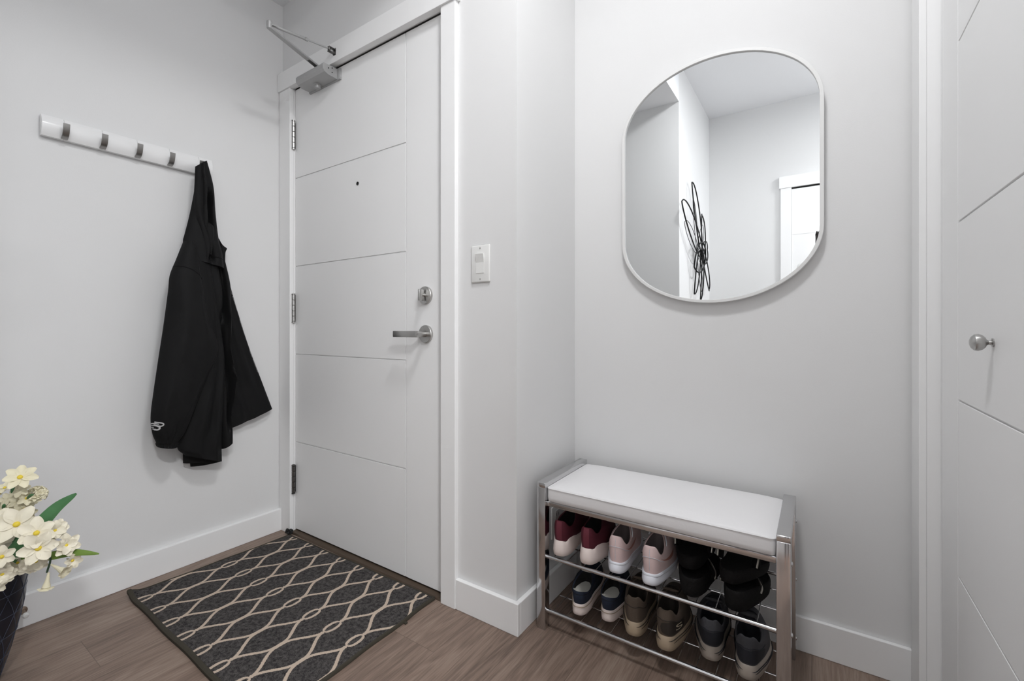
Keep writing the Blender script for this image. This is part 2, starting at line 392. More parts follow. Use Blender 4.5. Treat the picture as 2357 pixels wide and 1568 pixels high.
# closet door
d2 = empty('door_2', (0.26, 1.1, 0)); d2['kind'] = 'structure'
bm = B(); door_panels(bm, lambda a, d, z: (0.26+d, a, z), 0.738, 1.5165, 0.012, 2.122, 1.3668, [0.438, 0.8228, 1.2128, 1.6065])
obj('door_panel', bm, M_door, d2, 0)
bm = B(); KY, KZ = 1.1286, 0.955
lathe(bm, [(0.001, 0), (0.0075, 0), (0.0078, -0.002), (0.0040, -0.0035), (0.0036, -0.0065), (0.0055, -0.009), (0.0095, -0.0105), (0.0135, -0.0145), (0.0152, -0.0195), (0.0142, -0.0245), (0.010, -0.0285), (0.005, -0.0303), (0.001, -0.0307)], (0.26, KY, KZ), 'X', 40)
obj('door_knob', bm, M_steel, d2)
# hall end door
d3 = empty('door_3', (0.3, YE, 0)); d3['kind'] = 'structure'
bm = B(); door_panels(bm, lambda a, d, z: (a, YE+0.008-d*0.2, z), -0.160, 0.748, 0.01, 2.098, 0.58, [0.43, 0.86, 1.29, 1.72], dep=0.012)
obj('door_panel', bm, M_door, d3, 0)
bm = B(); box(bm, -0.162, 0.75, YE+0.001, YE+0.004, 2.098, 2.112); obj('door_gap_shade', bm, M_dark, d3)  # dark strip as painted shade over the hall end door

# ------------------------------------------------------------------ ceiling light in the hall
LX, LY = -0.24, 0.56
cl = empty('ceiling_light', (LX, LY, ZH), 0, 'round white flush ceiling light glowing above the entry hall', 'ceiling light')
bm = B(); lathe(bm, [(0.001, 0), (0.17, 0), (0.17, -0.025), (0.155, -0.03), (0.150, -0.02), (0.001, -0.02)], (LX, LY, ZH), 'Z', 48); obj('housing', bm, M_plastic, cl)
bm = B(); lathe(bm, [(0.150, -0.022), (0.146, -0.035), (0.12, -0.048), (0.06, -0.055), (0.001, -0.057)], (LX, LY, ZH), 'Z', 48); obj('diffuser', bm, emit_mat('light_diffuser', (0.98, 0.99, 1.0), 2.0), cl)
ld = bpy.data.lights.new('ceiling_lamp', 'AREA'); ld.shape = 'DISK'; ld.size = 0.30; ld.energy = 7.6; ld.color = (0.985, 0.99, 1.0)
lo = bpy.data.objects.new('lamp', ld); COL.objects.link(lo); lo.location = (0, 0, -0.062); lo.parent = cl

def hall_fill_lamp():  # added fill lamp, out of view, brightens the door wall and evens the light
    o = empty('ceiling_light', (1.3, -0.55, ZH), 0, 'added unseen fill light further along the hall, shaped as a flush ceiling light', 'ceiling light')
    for nm in ('housing', 'diffuser'):
        src = [c for c in cl.children if c.name.startswith(nm)][0]; c = src.copy(); COL.objects.link(c); c.parent = o
    l2 = ld.copy(); l2.energy = 24; c = bpy.data.objects.new('lamp', l2); COL.objects.link(c); c.parent = o; c.location = (0, 0, -0.062)
hall_fill_lamp()

# ------------------------------------------------------------------ light switch, outlet
sw = empty('light_switch', (-0.9397, YD, 1.199), 0, 'white paddle light switch on the wall right of the entry door', 'light switch')
bm = B(); box(bm, -0.9797, -0.8997, YD-0.007, YD, 1.1355, 1.2622, 0.0045, 3); obj('switch_plate', bm, M_plastic, sw, 30)
bm = B(); vs = [bm.verts.new(p) for p in [(-0.9565, YD-0.006, 1.167), (-0.9229, YD-0.006, 1.167), (-0.9229, YD-0.006, 1.232), (-0.9565, YD-0.006, 1.232), (-0.9565, YD-0.0085, 1.167), (-0.9229, YD-0.0085, 1.167), (-0.9229, YD-0.0135, 1.232), (-0.9565, YD-0.0135, 1.232), (-0.9565, YD-0.0078, 1.203), (-0.9229, YD-0.0078, 1.203)]]
for f in ((0, 1, 2, 3), (0, 1, 5, 4), (3, 2, 6, 7), (4, 5, 9, 8), (8, 9, 6, 7), (0, 4, 8, 7, 3), (1, 5, 9, 6, 2)): bm.faces.new([vs[i] for i in f])
obj('rocker', bm, M_plastic, sw, 0)
for zz in (1.147, 1.2515):
    bm = B(); lathe(bm, [(0.001, 0), (0.0028, 0), (0.0022, -0.0012), (0.001, -0.0014)], (-0.9397, YD-0.0068, zz), 'Y', 14); obj('screw', bm, M_steel, sw)
ot = empty('wall_outlet', (XJ, 1.475, 0.27), 0, 'white wall outlet low on the side wall behind the shoe bench', 'outlet')
bm = B(); box(bm, XJ, XJ+0.006, 1.438, 1.512, 0.212, 0.328, 0.003, 2); obj('outlet_plate', bm, M_plastic, ot, 30)
for zz in (0.245, 0.295):
    bm = B(); box(bm, XJ+0.005, XJ+0.0085, 1.459, 1.491, zz-0.016, zz+0.016, 0.002)
    o = obj('socket', bm, M_plastic, ot)
    bm = B(); box(bm, XJ+0.0084, XJ+0.0088, 1.467, 1.469, zz-0.004, zz+0.006); box(bm, XJ+0.0084, XJ+0.0088, 1.481, 1.483, zz-0.004, zz+0.006); obj('slot', bm, M_dark, o, 0)

# ------------------------------------------------------------------ door closer
dc = empty('door_closer', (-1.83, 1.221, 2.09), 0, 'silver hydraulic door closer with folding arm above the entry door', 'door closer')
bm = B()
prof = [(1.2115, 2.071), (1.170, 2.071), (1.150, 2.077), (1.1405, 2.088), (1.1405, 2.105), (1.146, 2.1125), (1.2115, 2.1155)]
rings = [[Vector((x, 1.19+(y-1.19)*s, z)) for y, z in prof] for x, s in ((-1.940, 0.90), (-1.937, 1.0), (-1.738, 1.0), (-1.735, 0.97))]
loft(bm, rings); body = obj('closer_body', bm, M_closer, dc, 30)
bm = B(); box(bm, -1.949, -1.7175, 1.2115, 1.221, 2.0680, 2.1165, 0.001)
for zz in (2.078, 2.092, 2.106): box(bm, -1.7182, -1.7168, 1.2125, 1.2195, zz-0.003, zz+0.003)
obj('mounting_plate', bm, M_closer, dc, 0)
bm = B(); lathe(bm, [(0.001, 0.004), (0.0165, 0.004), (0.0165, -0.003), (0.0135, -0.0045), (0.0135, -0.013), (0.0115, -0.0175), (0.001, -0.019)], (-1.8486, 1.190, 2.071), 'Z', 30); obj('spindle_cap', bm, M_closer, dc)
for yy, zz in ((1.186, 2.107), (1.168, 2.099), (1.186, 2.088)):
    bm = B(); lathe(bm, [(0.001, 0.002), (0.0022, 0.002), (0.0022, -0.001)], (-1.7352, yy, zz), 'X', 12); obj('valve_screw', bm, M_black, dc)
E1 = Vector((-1.7555, 0.9265, 2.150)); P0 = Vector((-1.8150, 1.176, 2.128))
def bar(bm, a, b, wa, wb, h, bev=0.001, n=1):
    """flat bar from a to b, width wa->wb in plan, thickness h"""
    a, b = Vector(a), Vector(b); d = (b-a).normalized(); s = Vector((0, 0, 1)).cross(d).normalized(); u = d.cross(s)
    rings = []
    for p, w_ in ((a, wa), (b, wb)):
        rings.append([p+s*w_/2+u*h/2, p-s*w_/2+u*h/2, p-s*w_/2-u*h/2, p+s*w_/2-u*h/2])
    loft(bm, rings)
bm = B(); bar(bm, P0, E1+Vector((0, 0, -0.004)), 0.021, 0.019, 0.0065)
lathe(bm, [(0.0095, -0.0035), (0.0095, 0.0035)], E1+Vector((0, 0, -0.004)), 'Z', 24); lathe(bm, [(0.0125, -0.022), (0.0125, 0.006), (0.010, 0.008)], P0, 'Z', 24)
a1 = obj('main_arm', bm, M_closer, dc, 30)
bm = B(); d_ = (E1-P0).normalized(); bar(bm, P0+d_*0.018+Vector((0, 0, -0.0037)), P0+d_*0.062+Vector((0, 0, -0.0037)), 0.014, 0.014, 0.0012); obj('arm_recess', bm, M_dsteel, a1, 0)
bm = B(); lathe(bm, [(0.001, -0.002), (0.0095, -0.002), (0.0100, 0.006), (0.0100, 0.019), (0.008, 0.021), (0.001, 0.021)], E1, 'Z', 26); obj('elbow_joint', bm, M_closer, dc)
SH = Vector((-1.7180, 1.160, 2.172))
A0 = E1+Vector((0, 0, 0.010)); dd = SH-A0
bm = B(); tube(bm, [A0+dd*0.10, A0+dd*0.14, A0+dd*0.57, A0+dd*0.58], [0.004, 0.0058, 0.0058, 0.004], 14); tube(bm, [A0+dd*0.575, A0+dd*0.62], [0.0072, 0.0072], 6)
bar(bm, A0, A0+dd*0.15, 0.013, 0.010, 0.004)
tube(bm, [A0+dd*0.6, A0+dd*0.98], 0.0033, 12); obj('forearm', bm, M_closer, dc, 40)
bm = B(); lathe(bm, [(0.006, -0.006), (0.006, 0.006)], SH, 'Z', 18)
box(bm, -1.7275, -1.7085, 1.1855, 1.1875, 2.156, 2.186, 0.0004); box(bm, -1.7255, -1.7105, 1.156, 1.186, 2.160, 2.164, 0.0006); box(bm, -1.7255, -1.7105, 1.156, 1.186, 2.178, 2.181, 0.0006)
obj('arm_shoe', bm, M_dsteel, dc, 30)
bpy.data.objects['arm_shoe'].location.x -= 0.0

# ------------------------------------------------------------------ coat rack
XW = XL
cr_ = empty('coat_rack', (XW, 0.632, 1.665), 0, 'glossy white wall coat rack with five flip-down metal hooks', 'coat rack')
def rack_slab(bm, y0, y1, endl=False, endr=False):
    Z0, Z1 = 1.6305, 1.7005
    rings = []
    for y in [y0, y0+0.0012, y1-0.0012, y1]:
        e = 0.0012 if y in (y0, y1) else 0
        rg = [Vector((XW+0.004, y, Z0))]
        for i in range(11):
            t = i/10; z = Z0+(Z1-Z0)*t
            rg.append(Vector((XW+0.0205+0.0115*math.sin(PI*t)**0.8-e, y, z)))
        rg.append(Vector((XW+0.004, y, Z1))); rings.append(rg)
    loft(bm, rings)
ys = [0.4292, 0.5297, 0.6315, 0.7352, 0.8385]
ed = [0.3735]+ys+[0.8895]
bm = B()
for a, b in zip(ed, ed[1:]): rack_slab(bm, a+0.0002, b-0.0002)
box(bm, XW, XW+0.005, 0.385, 0.88, 1.64, 1.692)
obj('rail', bm, M_rack, cr_, 30)
for y in ys:
    bm = B(); rings = []
    pts = spline([(XW+0.026, 1.6325), (XW+0.0335, 1.640), (XW+0.0385, 1.655), (XW+0.0410, 1.672), (XW+0.0445, 1.683), (XW+0.0475, 1.6865)], 14) if False else None
    pth = [(0.0250, 1.6330), (0.0345, 1.6365), (0.0430, 1.642), (0.0490, 1.650), (0.0530, 1.659), (0.0555, 1.668), (0.0570, 1.6775)]
    for i, (x, z) in enumerate(pth):
        a = pth[max(i-1, 0)]; b = pth[min(i+1, len(pth)-1)]; d = Vector((b[0]-a[0], b[1]-a[1])).normalized(); nx, nz = d[1]*0.0018, -d[0]*0.0018
        rings.append([Vector((XW+x+nx, y-0.0085, z+nz)), Vector((XW+x+nx, y+0.0085, z+nz)), Vector((XW+x-nx, y+0.0085, z-nz)), Vector((XW+x-nx, y-0.0085, z-nz))])
    loft(bm, rings)
    obj('hook', bm, M_hook, cr_, 40)

# ------------------------------------------------------------------ jacket
jk = empty('jacket', (XW+0.05, 0.85, 1.68), 0, 'black hooded softshell jacket hanging from the last hook of the white rack', 'jacket')
def crop(a, b): return (320+a/2.1176, 350+b/2.1176)
class Cloth:
    """closed hanging cloth volume between a left and a right edge; edges are given in the photo crop and laid on the plane x = xp"""
    def __init__(s, L, R, xp, T, folds=(), n=34, rows=70, xtop=None, wob=0.0025, seed=0):
        s.L = spline([at_x(*crop(*p), xp).yz for p in L], rows) if False else None
        cv = lambda P: [Vector((0, q.y, q.z)) for q in (at_x(*crop(*p), xp) for p in P)]
        s.Ls = spline(cv(L), rows); s.Rs = spline(cv(R), rows); s.xp = xp; s.T = T; s.folds = folds; s.rows = rows; s.n = n; s.xtop = xp if xtop is None else xtop; s.wob = wob; s.seed = seed
    def front(s, u, t):
        i = t*(s.rows-1); k = min(int(i), s.rows-2); f = i-k
        a = s.Ls[k].lerp(s.Ls[k+1], f); b = s.Rs[k].lerp(s.Rs[k+1], f); p = a.lerp(b, u)
        w_ = max(0.0, 1-(2*u-1)**2)**0.55
        T = s.T(t) if callable(s.T) else s.T
        x = s.xtop+(s.xp-s.xtop)*min(1, t*3)
        x += T*w_
        for (u0, u1, wd, amp, t0, t1) in s.folds:
            c = u0+(u1-u0)*((t-t0)/(t1-t0) if t1 != t0 else 0)
            if t0-0.04 < t < t1+0.04:
                fade = min(1, (t-t0+0.04)/0.10, (t1+0.04-t)/0.10); x += amp*fade*math.exp(-((u-c)/wd)**2)*w_
        x += s.wob*noise.noise(Vector((p.y*22+s.seed, p.z*9, s.seed)))*w_
        return Vector((x, p.y, p.z))
    def mesh(s, bm, backT=0.35):
        rings = []
        for r in range(s.rows):
            t = r/(s.rows-1); rg = []
            for i in range(s.n+1): rg.append(s.front((1-math.cos(PI*i/s.n))/2, t))
            T = s.T(t) if callable(s.T) else s.T
            for i in range(s.n-1, 0, -1):
                u = (1-math.cos(PI*i/s.n))/2; p = s.front(u, t); x0 = s.xtop+(s.xp-s.xtop)*min(1, t*3)
                rg.append(Vector((max(XW+0.004, x0-T*backT*(1-(2*u-1)**2)**0.5), p.y, p.z)))
            rings.append(rg)
        loft(bm, rings)
    def invert(s, y, z, t0=0, t1=1):
        if not hasattr(s, 'grid'): s.grid = [(i/24, j/100, s.front(i/24, j/100)) for i in range(25) for j in range(101)]
        _, u, t = min(((p.y-y)**2+(p.z-z)**2, u, t) for u, t, p in s.grid if t0 <= t <= t1)
        for it in range(4):   # Newton steps on the (y, z) sheet
            e = 0.01; p = s.front(u, t); pu = s.front(min(1, u+e), t)-s.front(max(0, u-e), t); pt = s.front(u, min(1, t+e))-s.front(u, max(0, t-e))
            a, b, c, d = pu.y/(2*e), pt.y/(2*e), pu.z/(2*e), pt.z/(2*e); det = a*d-b*c
            if abs(det) < 1e-9: break
            ry, rz_ = y-p.y, z-p.z; u = min(1, max(0, u+(d*ry-b*rz_)/det)); t = min(1, max(0, t+(a*rz_-c*ry)/det))
        return u, t
# left body panel behind (reaches lowest hem), worn side inwards
back = Cloth([(232, 700), (225, 1000), (225, 1300), (214, 1470), (215, 1517)], [(395, 700), (405, 1000), (405, 1300), (401, 1460), (403, 1500)], XW+0.035, 0.030, wob=0.006, seed=3)
bm = B(); back.mesh(bm); back2 = Cloth([(260, 1000), (255, 1300), (246, 1480), (250, 1534)], [(400, 1000), (400, 1300), (395, 1470), (400, 1507)], XW+0.025, 0.02, wob=0.004, seed=4); back2.mesh(bm)
obj('back_panel', bm, M_jack, jk, 60)
# right hand (zip side) panel near the wall
lap = Cloth([(330, 440), (350, 600), (372, 800), (395, 1000), (420, 1180), (447, 1347)], [(398, 455), (428, 590), (478, 770), (535, 950), (595, 1110), (649, 1252)], XW+0.030, 0.014,
            [(0.5, 0.7, 0.10, 0.010, 0.1, 0.9), (0.93, 0.95, 0.03, 0.005, 0.1, 1.0), (0.3, 0.35, 0.08, -0.008, 0.3, 1.0)], wob=0.006, seed=5)
bm = B(); lap.mesh(bm); obj('zip_panel', bm, M_jack, jk, 60)
col = Cloth([(385, 420), (392, 450), (398, 480), (404, 520), (412, 560)], [(394, 448), (412, 460), (428, 471), (420, 490), (416, 560)], XW+0.055, 0.010, rows=30, wob=0.001)
bm = B(); col.mesh(bm); obj('collar', bm, M_jack, jk, 60)
# middle panel: second sleeve folded behind the front
mid = Cloth([(262, 430), (330, 700), (350, 900), (370, 1100), (380, 1300), (394, 1447)], [(404, 470), (444, 655), (443, 800), (440, 950), (466, 1100), (448, 1250), (448, 1408)], XW+0.052, lambda t: 0.030+0.012*t,
            [(0.75, 0.60, 0.10, -0.045, 0.0, 0.35), (0.85, 0.75, 0.09, 0.028, 0.25, 0.75), (0.45, 0.55, 0.10, -0.026, 0.3, 0.9), (0.9, 0.6, 0.05, -0.012, 0.55, 0.66), (0.88, 0.6, 0.05, 0.012, 0.60, 0.72), (0.7, 0.8, 0.05, 0.010, 0.7, 1.0)], wob=0.005, seed=9)
bm = B(); mid.mesh(bm); obj('far_sleeve', bm, M_jack, jk, 60)
# front body panel
fr = Cloth([(205, 520), (240, 700), (250, 900), (240, 1100), (215, 1280), (185, 1430), (220, 1478)], [(345, 500), (365, 700), (398, 880), (415, 1050), (408, 1250), (402, 1400), (403, 1508)], XW+0.072, lambda t: 0.030+0.018*math.sin(PI*min(1, t*1.2)),
           [(0.92, 0.88, 0.06, 0.010, 0.1, 0.9), (0.75, 0.66, 0.10, -0.012, 0.25, 0.8), (0.8, 0.82, 0.06, 0.008, 0.6, 1.0), (0.45, 0.35, 0.10, 0.008, 0.6, 1.0)], wob=0.004, seed=12)
bm = B(); fr.mesh(bm); obj('front_panel', bm, M_jack, jk, 60)
# near sleeve
sl = Cloth([(216, 436), (182, 520), (150, 600), (141, 680), (118, 850), (95, 1000), (70, 1170), (56, 1290), (64, 1370), (84, 1420)],
           [(262, 436), (282, 500), (305, 640), (332, 800), (384, 950), (352, 1050), (305, 1160), (255, 1290), (220, 1370), (182, 1420)], XW+0.108, lambda t: 0.020+0.032*math.sin(PI*min(1, 0.12+t*0.85)),
           [(0.9, 0.7, 0.06, 0.006, 0.0, 0.45), (0.3, 0.2, 0.12, 0.008, 0.3, 0.8), (0.95, 0.75, 0.06, 0.006, 0.5, 0.8), (0.35, 0.45, 0.05, -0.006, 0.84, 1.0), (0.6, 0.68, 0.05, -0.007, 0.80, 1.0), (0.2, 0.3, 0.04, -0.004, 0.9, 1.0)], wob=0.004, seed=15)
bm = B(); sl.mesh(bm); slo = obj('sleeve', bm, M_jack, jk, 60)
# armhole seam on the sleeve
bm = B(); pts = [sl.front(u, 0.165+0.05*u*u)+Vector((0.0006, 0, 0)) for u in [i/24 for i in range(25)]]; tube(bm, pts, 0.0011, 6); obj('seam', bm, M_jack_in, slo)
# elastic cuff
bm = B(); cuff = Cloth([(84, 1412), (80, 1422), (84, 1434), (92, 1440)], [(184, 1412), (190, 1422), (186, 1438), (166, 1444)], XW+0.100, lambda t: 0.026, [(0.1+0.13*i, 0.1+0.13*i, 0.03, 0.004, 0, 1) for i in range(8)], rows=24, wob=0.0)
cuff.mesh(bm); obj('cuff', bm, M_jack, jk, 60)
# logo printed near the cuff
def strokes(bm, S_, fn, wd):
    for pl, w_ in S_:
        P = spline([Vector((x, y, 0)) for x, y in pl], 14); prev = None
        for i, p in enumerate(P):
            d = P[min(i+1, 13)]-P[max(i-1, 0)]; d.normalize(); nn = Vector((-d.y, d.x, 0))*w_*0.6
            a, b = bm.verts.new(fn(p+nn)), bm.verts.new(fn(p-nn))
            if prev: bm.faces.new((prev[0], prev[1], b, a))
            prev = (a, b)
def logo_pt(p):
    u_, v_ = 330+p.x/10.25, 940+p.y/10.25
    q = at_x(u_, v_, XW+0.125); u, t = sl.invert(q.y, q.z, 0.8, 1.0); r = sl.front(u, t); return r+Vector((0.0012, -0.0002, 0))
bm = B()
strokes(bm, [([(262, 326), (330, 330), (405, 340), (440, 362), (425, 395), (385, 415), (330, 412)], 24), ([(215, 372), (270, 358), (345, 372)], 20), ([(250, 392), (300, 400), (350, 420)], 20),
             ([(196, 412), (260, 412), (320, 425)], 14), ([(320, 420), (362, 440), (362, 475), (325, 505), (262, 508)], 28), ([(180, 462), (215, 458), (255, 455)], 14), ([(240, 490), (262, 500), (290, 495)], 20)], logo_pt, 1)
obj('sleeve_logo', bm, M_logo, slo, 0)
# zip tape lettering
def edge_text(Lp, word, p0, p1, size):
    vs, fs = text_geo(word, 1.0); wmax = max(v.x for v in vs); bm = B(); out = []
    for v in vs:
        f = v.x/wmax; c = crop(p0[0]+(p1[0]-p0[0])*f, p0[1]+(p1[1]-p0[1])*f)
        q = at_x(*c, XW+0.04); u, t = Lp.invert(q.y, q.z)
        e = Lp.front(min(u, 0.985), t); out.append(bm.verts.new(e+Vector((0.0015-v.y*size*0.6, v.y*size*0.75, v.y*size*0.15))))
    for f in fs: bm.faces.new([out[i] for i in f])
    return bm
for p0, p1 in (((440, 655), (478, 775)), ((488, 815), (530, 930)), ((538, 965), (580, 1075))):
    obj('zip_lettering', edge_text(lap, 'new balance', p0, p1, 0.0075), M_logo, jk, 0)
obj('zip_lettering', edge_text(lap, 'new', (411, 502), (414, 552), 0.0080), M_logo, jk, 0)
# hood: folded cone from the hook
hood = Cloth([(300, 54), (277, 92), (270, 180), (245, 310), (222, 400), (214, 440), (225, 520)], [(331, 42), (349, 110), (364, 185), (372, 300), (386, 420), (405, 500), (412, 570)], XW+0.065, lambda t: 0.014+0.030*t,
             [(0.25, 0.55, 0.10, 0.012, 0.0, 0.6), (0.66, 0.74, 0.10, -0.040, 0.35, 0.62), (0.60, 0.60, 0.07, -0.030, 0.8, 1.0), (0.85, 0.85, 0.08, 0.008, 0.3, 1.0)], xtop=XW+0.062, wob=0.003, seed=21)
bm = B(); hood.mesh(bm); ho = obj('hood', bm, M_jack, jk, 60)
band = Cloth([(284, 66), (276, 140), (268, 230), (276, 300), (296, 380), (310, 460), (318, 525)], [(322, 46), (316, 140), (312, 230), (312, 310), (332, 380), (356, 440), (330, 530)], XW+0.090, lambda t: 0.012+0.006*t, [(0.9, 0.9, 0.05, 0.004, 0, 1)], xtop=XW+0.070, wob=0.002, seed=25)
bm = B(); band.mesh(bm); obj('hood_band', bm, M_jack, ho, 60)
lobe = Cloth([(322, 350), (322, 380), (330, 430), (340, 500)], [(340, 345), (364, 370), (362, 430), (350, 505)], XW+0.092, 0.014, rows=30, wob=0.001)
bm = B(); lobe.mesh(bm); obj('hood_fold', bm, M_jack, ho, 60)
bm = B(); tube(bm, [hood.front(u, 0.93-0.03*u)+Vector((0.001, 0, 0)) for u in [0.5+i*0.02 for i in range(24)]], 0.0011, 6); obj('neck_seam', bm, M_jack_in, ho)

# ------------------------------------------------------------------ wall mirror
MX, MZ, HWD, HST, ARC = -0.285, 1.4765, 0.3070, 0.1885, 0.223
mr = empty('wall_mirror', (MX, YM, MZ), 0, 'large white framed wall mirror with straight sides and rounded ends', 'mirror')
def mring(off, y, n=36):
    pts = []
    for i in range(n+1): a = PI*i/n; pts.append((math.cos(a)*(HWD-off), HST+math.sin(a)*(ARC-off)))
    for i in range(n+1): a = PI+PI*i/n; pts.append((math.cos(a)*(HWD-off), -HST+math.sin(a)*(ARC-off)))
    tilt = math.radians(-0.35)
    return [Vector((MX+x, YM-0.003-y*math.cos(tilt)+z*math.sin(tilt), MZ+z)) for x, z in pts]
bm = B(); R_ = [mring(0.003, -0.001), mring(0, 0.004), mring(0, 0.0255), mring(0.0012, 0.0265), mring(0.0098, 0.0265), mring(0.0105, 0.0258), mring(0.0105, 0.0195)]
vs = loft(bm, R_, cap=False); obj('mirror_frame', bm, M_frame, mr, 35)
bm = B(); r1 = mring(0.0105, 0.0200); bm.faces.new([bm.verts.new(p) for p in r1]); r0 = mring(0.0105, 0.014); bm.faces.new([bm.verts.new(p) for p in r0]); obj('mirror_glass', bm, M_mirror, mr, 0)
bm = B(); box(bm, MX-0.2, MX+0.2, YM-0.008, YM, MZ-0.2, MZ+0.2); obj('backing', bm, M_dark, mr, 0)

# ------------------------------------------------------------------ rug
RX, RY = -1.596, 0.882
rg = empty('rug', (RX, RY, 0), 0, 'charcoal door rug with cream interlaced lattice in front of the entry door', 'rug')
RC = [Vector((-2.078, 0.583, 0)), Vector((-1.124, 0.572, 0)), Vector((-1.138, 1.196, 0)), Vector((-2.052, 1.180, 0))]
def rug_pt(u, v, z=0.0):
    p = RC[0].lerp(RC[1], u).lerp(RC[3].lerp(RC[2], u), v)
    lift = 0.016*math.exp(-(((p.x+2.078)/0.035)**2+((p.y-0.583)/0.030)**2)) + 0.004*math.exp(-(((p.x+1.128)/0.02)**2))*math.exp(-((p.y-1.12)/0.06)**2)
    return Vector((p.x+0.0018*math.sin(p.y*26), p.y+0.0015*math.sin(p.x*19), z+lift))
bm = B(); NU, NV = 96, 64
g = [[bm.verts.new(rug_pt(0.004+0.992*i/NU, 0.006+0.988*j/NV, 0.0095)) for i in range(NU+1)] for j in range(NV+1)]
for j in range(NV):
    for i in range(NU): bm.faces.new((g[j][i], g[j][i+1], g[j+1][i+1], g[j+1][i]))
ext = bmesh.ops.extrude_face_region(bm, geom=bm.faces[:])
for v in [e for e in ext['geom'] if isinstance(e, bmesh.types.BMVert)]: v.co.z -= 0.007
obj('pile', bm, rug_mat(RX, RY), rg, 30)
M_bind = mat('rug_binding', (66, 62, 54), 0.85, var=0.15, nscale=300, bump=0.4, bscale=900, spec=0.2)
bm = B()
def edge(a, b, wdt, hgt, n=60):
    rings = []
    for i in range(n+1):
        f = i/n; u = a[0]+(b[0]-a[0])*f; v = a[1]+(b[1]-a[1])*f; p = rug_pt(u, v)
        d = Vector((b[0]-a[0], b[1]-a[1], 0)); dn = Vector((-d.y, d.x, 0)).normalized() # inward for ccw
        rings.append([p+dn*(-wdt*0.15)+Vector((0, 0, 0.0006)), p+dn*(-wdt*0.15)+Vector((0, 0, hgt*0.75)), p+dn*wdt*0.2+Vector((0, 0, hgt)), p+dn*wdt*0.75+Vector((0, 0, hgt)), p+dn*wdt+Vector((0, 0, hgt*0.7)), p+dn*wdt+Vector((0, 0, 0.0006))])
    loft(bm, rings)
edge((0, 0), (1, 0), 0.013, 0.0125); edge((1, 0), (1, 1), 0.0065, 0.0115); edge((1, 1), (0, 1), 0.0065, 0.0115); edge((0, 1), (0, 0), 0.0065, 0.0115)
obj('binding', bm, M_bind, rg, 50)
bm = B(); box(bm, -1.132, -1.122, 1.040, 1.050, 0.0006, 0.006, 0.0015); obj('care_tab', bm, M_bind, rg)

# ------------------------------------------------------------------ small bits on the floor
bm = B()
random.seed(3)
for i in range(9):
    a = i*0.7; t = B(); bmesh.ops.create_icosphere(t, subdivisions=2, radius=0.009)
    for v in t.verts: v.co = v.co*(0.8+0.5*noise.noise(v.co*120+Vector((i, 0, 0))))+Vector((-2.069+0.010*math.sin(a*2.1), 1.186+0.007*math.cos(a*1.7), 0.010+0.0019*i))
    merge(bm, t)
tag(obj('door_stop', bm, M_black), 'small black crumpled rubber wedge at the hinge side foot of the entry door', 'door stop')
ds = empty('baseboard_bumper', (XL+0.02, 0.328, 0.05), 0, 'small bronze spring bumper on the left baseboard behind the dark vase', 'door stop')
M_br = mat('bumper_bronze', (140, 124, 110), 0.35, 0.7)
bm = B(); lathe(bm, [(0.001, 0), (0.012, 0), (0.012, 0.004), (0.005, 0.007), (0.005, 0.04), (0.004, 0.042)], (XL+0.020, 0.331, 0.058), 'X', 20); obj('spring', bm, M_br, ds)
bm = B(); lathe(bm, [(0.0065, 0.040), (0.0075, 0.043), (0.0075, 0.052), (0.005, 0.055), (0.001, 0.0555)], (XL+0.020, 0.331, 0.058), 'X', 20); obj('tip', bm, M_plastic, ds)

# ------------------------------------------------------------------ shoe bench
BX0, BX1, BY0, BY1, BZ = -0.7575, -0.0475, 1.272, 1.598, 0.4775
W_ = 0.0315
sb = empty('shoe_bench', ((BX0+BX1)/2, (BY0+BY1)/2, 0), 0, 'chrome framed shoe bench with white vinyl seat and two wire shelves', 'bench')
def tubebox(bm, x0, x1, y0, y1, z0, z1): box(bm, x0, x1, y0, y1, z0, z1, 0.0022, 3)
for x0, x1 in ((BX0, BX0+W_), (BX1-W_, BX1)):
    for y0, y1 in ((BY0, BY0+W_*0.95), (BY1-W_*0.95, BY1)):
        bm = B(); tubebox(bm, x0, x1, y0, y1, 0.002, BZ-0.0155); box(bm, x0+0.001, x1-0.001, y0+0.001, y1-0.001, 0, 0.004, 0.0005); obj('leg', bm, M_chrome, sb, 25)
    bm = B(); tubebox(bm, x0, x1, BY0, BY1, BZ-0.0165, BZ); obj('top_rail', bm, M_chrome, sb, 25)
for y0, y1 in ((1.284, 1.303), (1.570, 1.589)):
    bm = B(); tubebox(bm, BX0+W_, BX1-W_, y0, y1, 0.4005, 0.4170); obj('seat_rail', bm, M_chrome, sb, 25)
# cushion
bm = B()
cx0, cx1, cy0, cy1 = BX0+W_+0.0008, BX1-W_-0.0008, 1.281, 1.592
ringz = [(0.4172, 0.006), (0.4190, 0.0015), (0.4320, -0.001), (0.4560, 0.0), (0.4620, 0.0005), (0.4660, 0.0045), (0.4675, 0.010), (0.4705, 0.030), (0.4735, 0.080)]
def rrect(x0, x1, y0, y1, r, z, n=8, bulge=0.0):
    out = []
    for cx, cy, a0 in ((x1-r, y1-r, 0), (x0+r, y1-r, PI/2), (x0+r, y0+r, PI), (x1-r, y0+r, 1.5*PI)):
        for i in range(n+1): a = a0+PI/2*i/n; out.append(Vector((cx+r*math.cos(a), cy+r*math.sin(a), z)))
    res = []
    for i, p in enumerate(out):
        q = out[(i+1) % len(out)]
        res.append(p)
        L_ = (q-p).length
        if i % (n+1) == n:
            k = 22 if (i//(n+1)) % 2 == 0 else 10
            for j in range(1, k): res.append(p.lerp(q, j/k))
    return res
rings = []
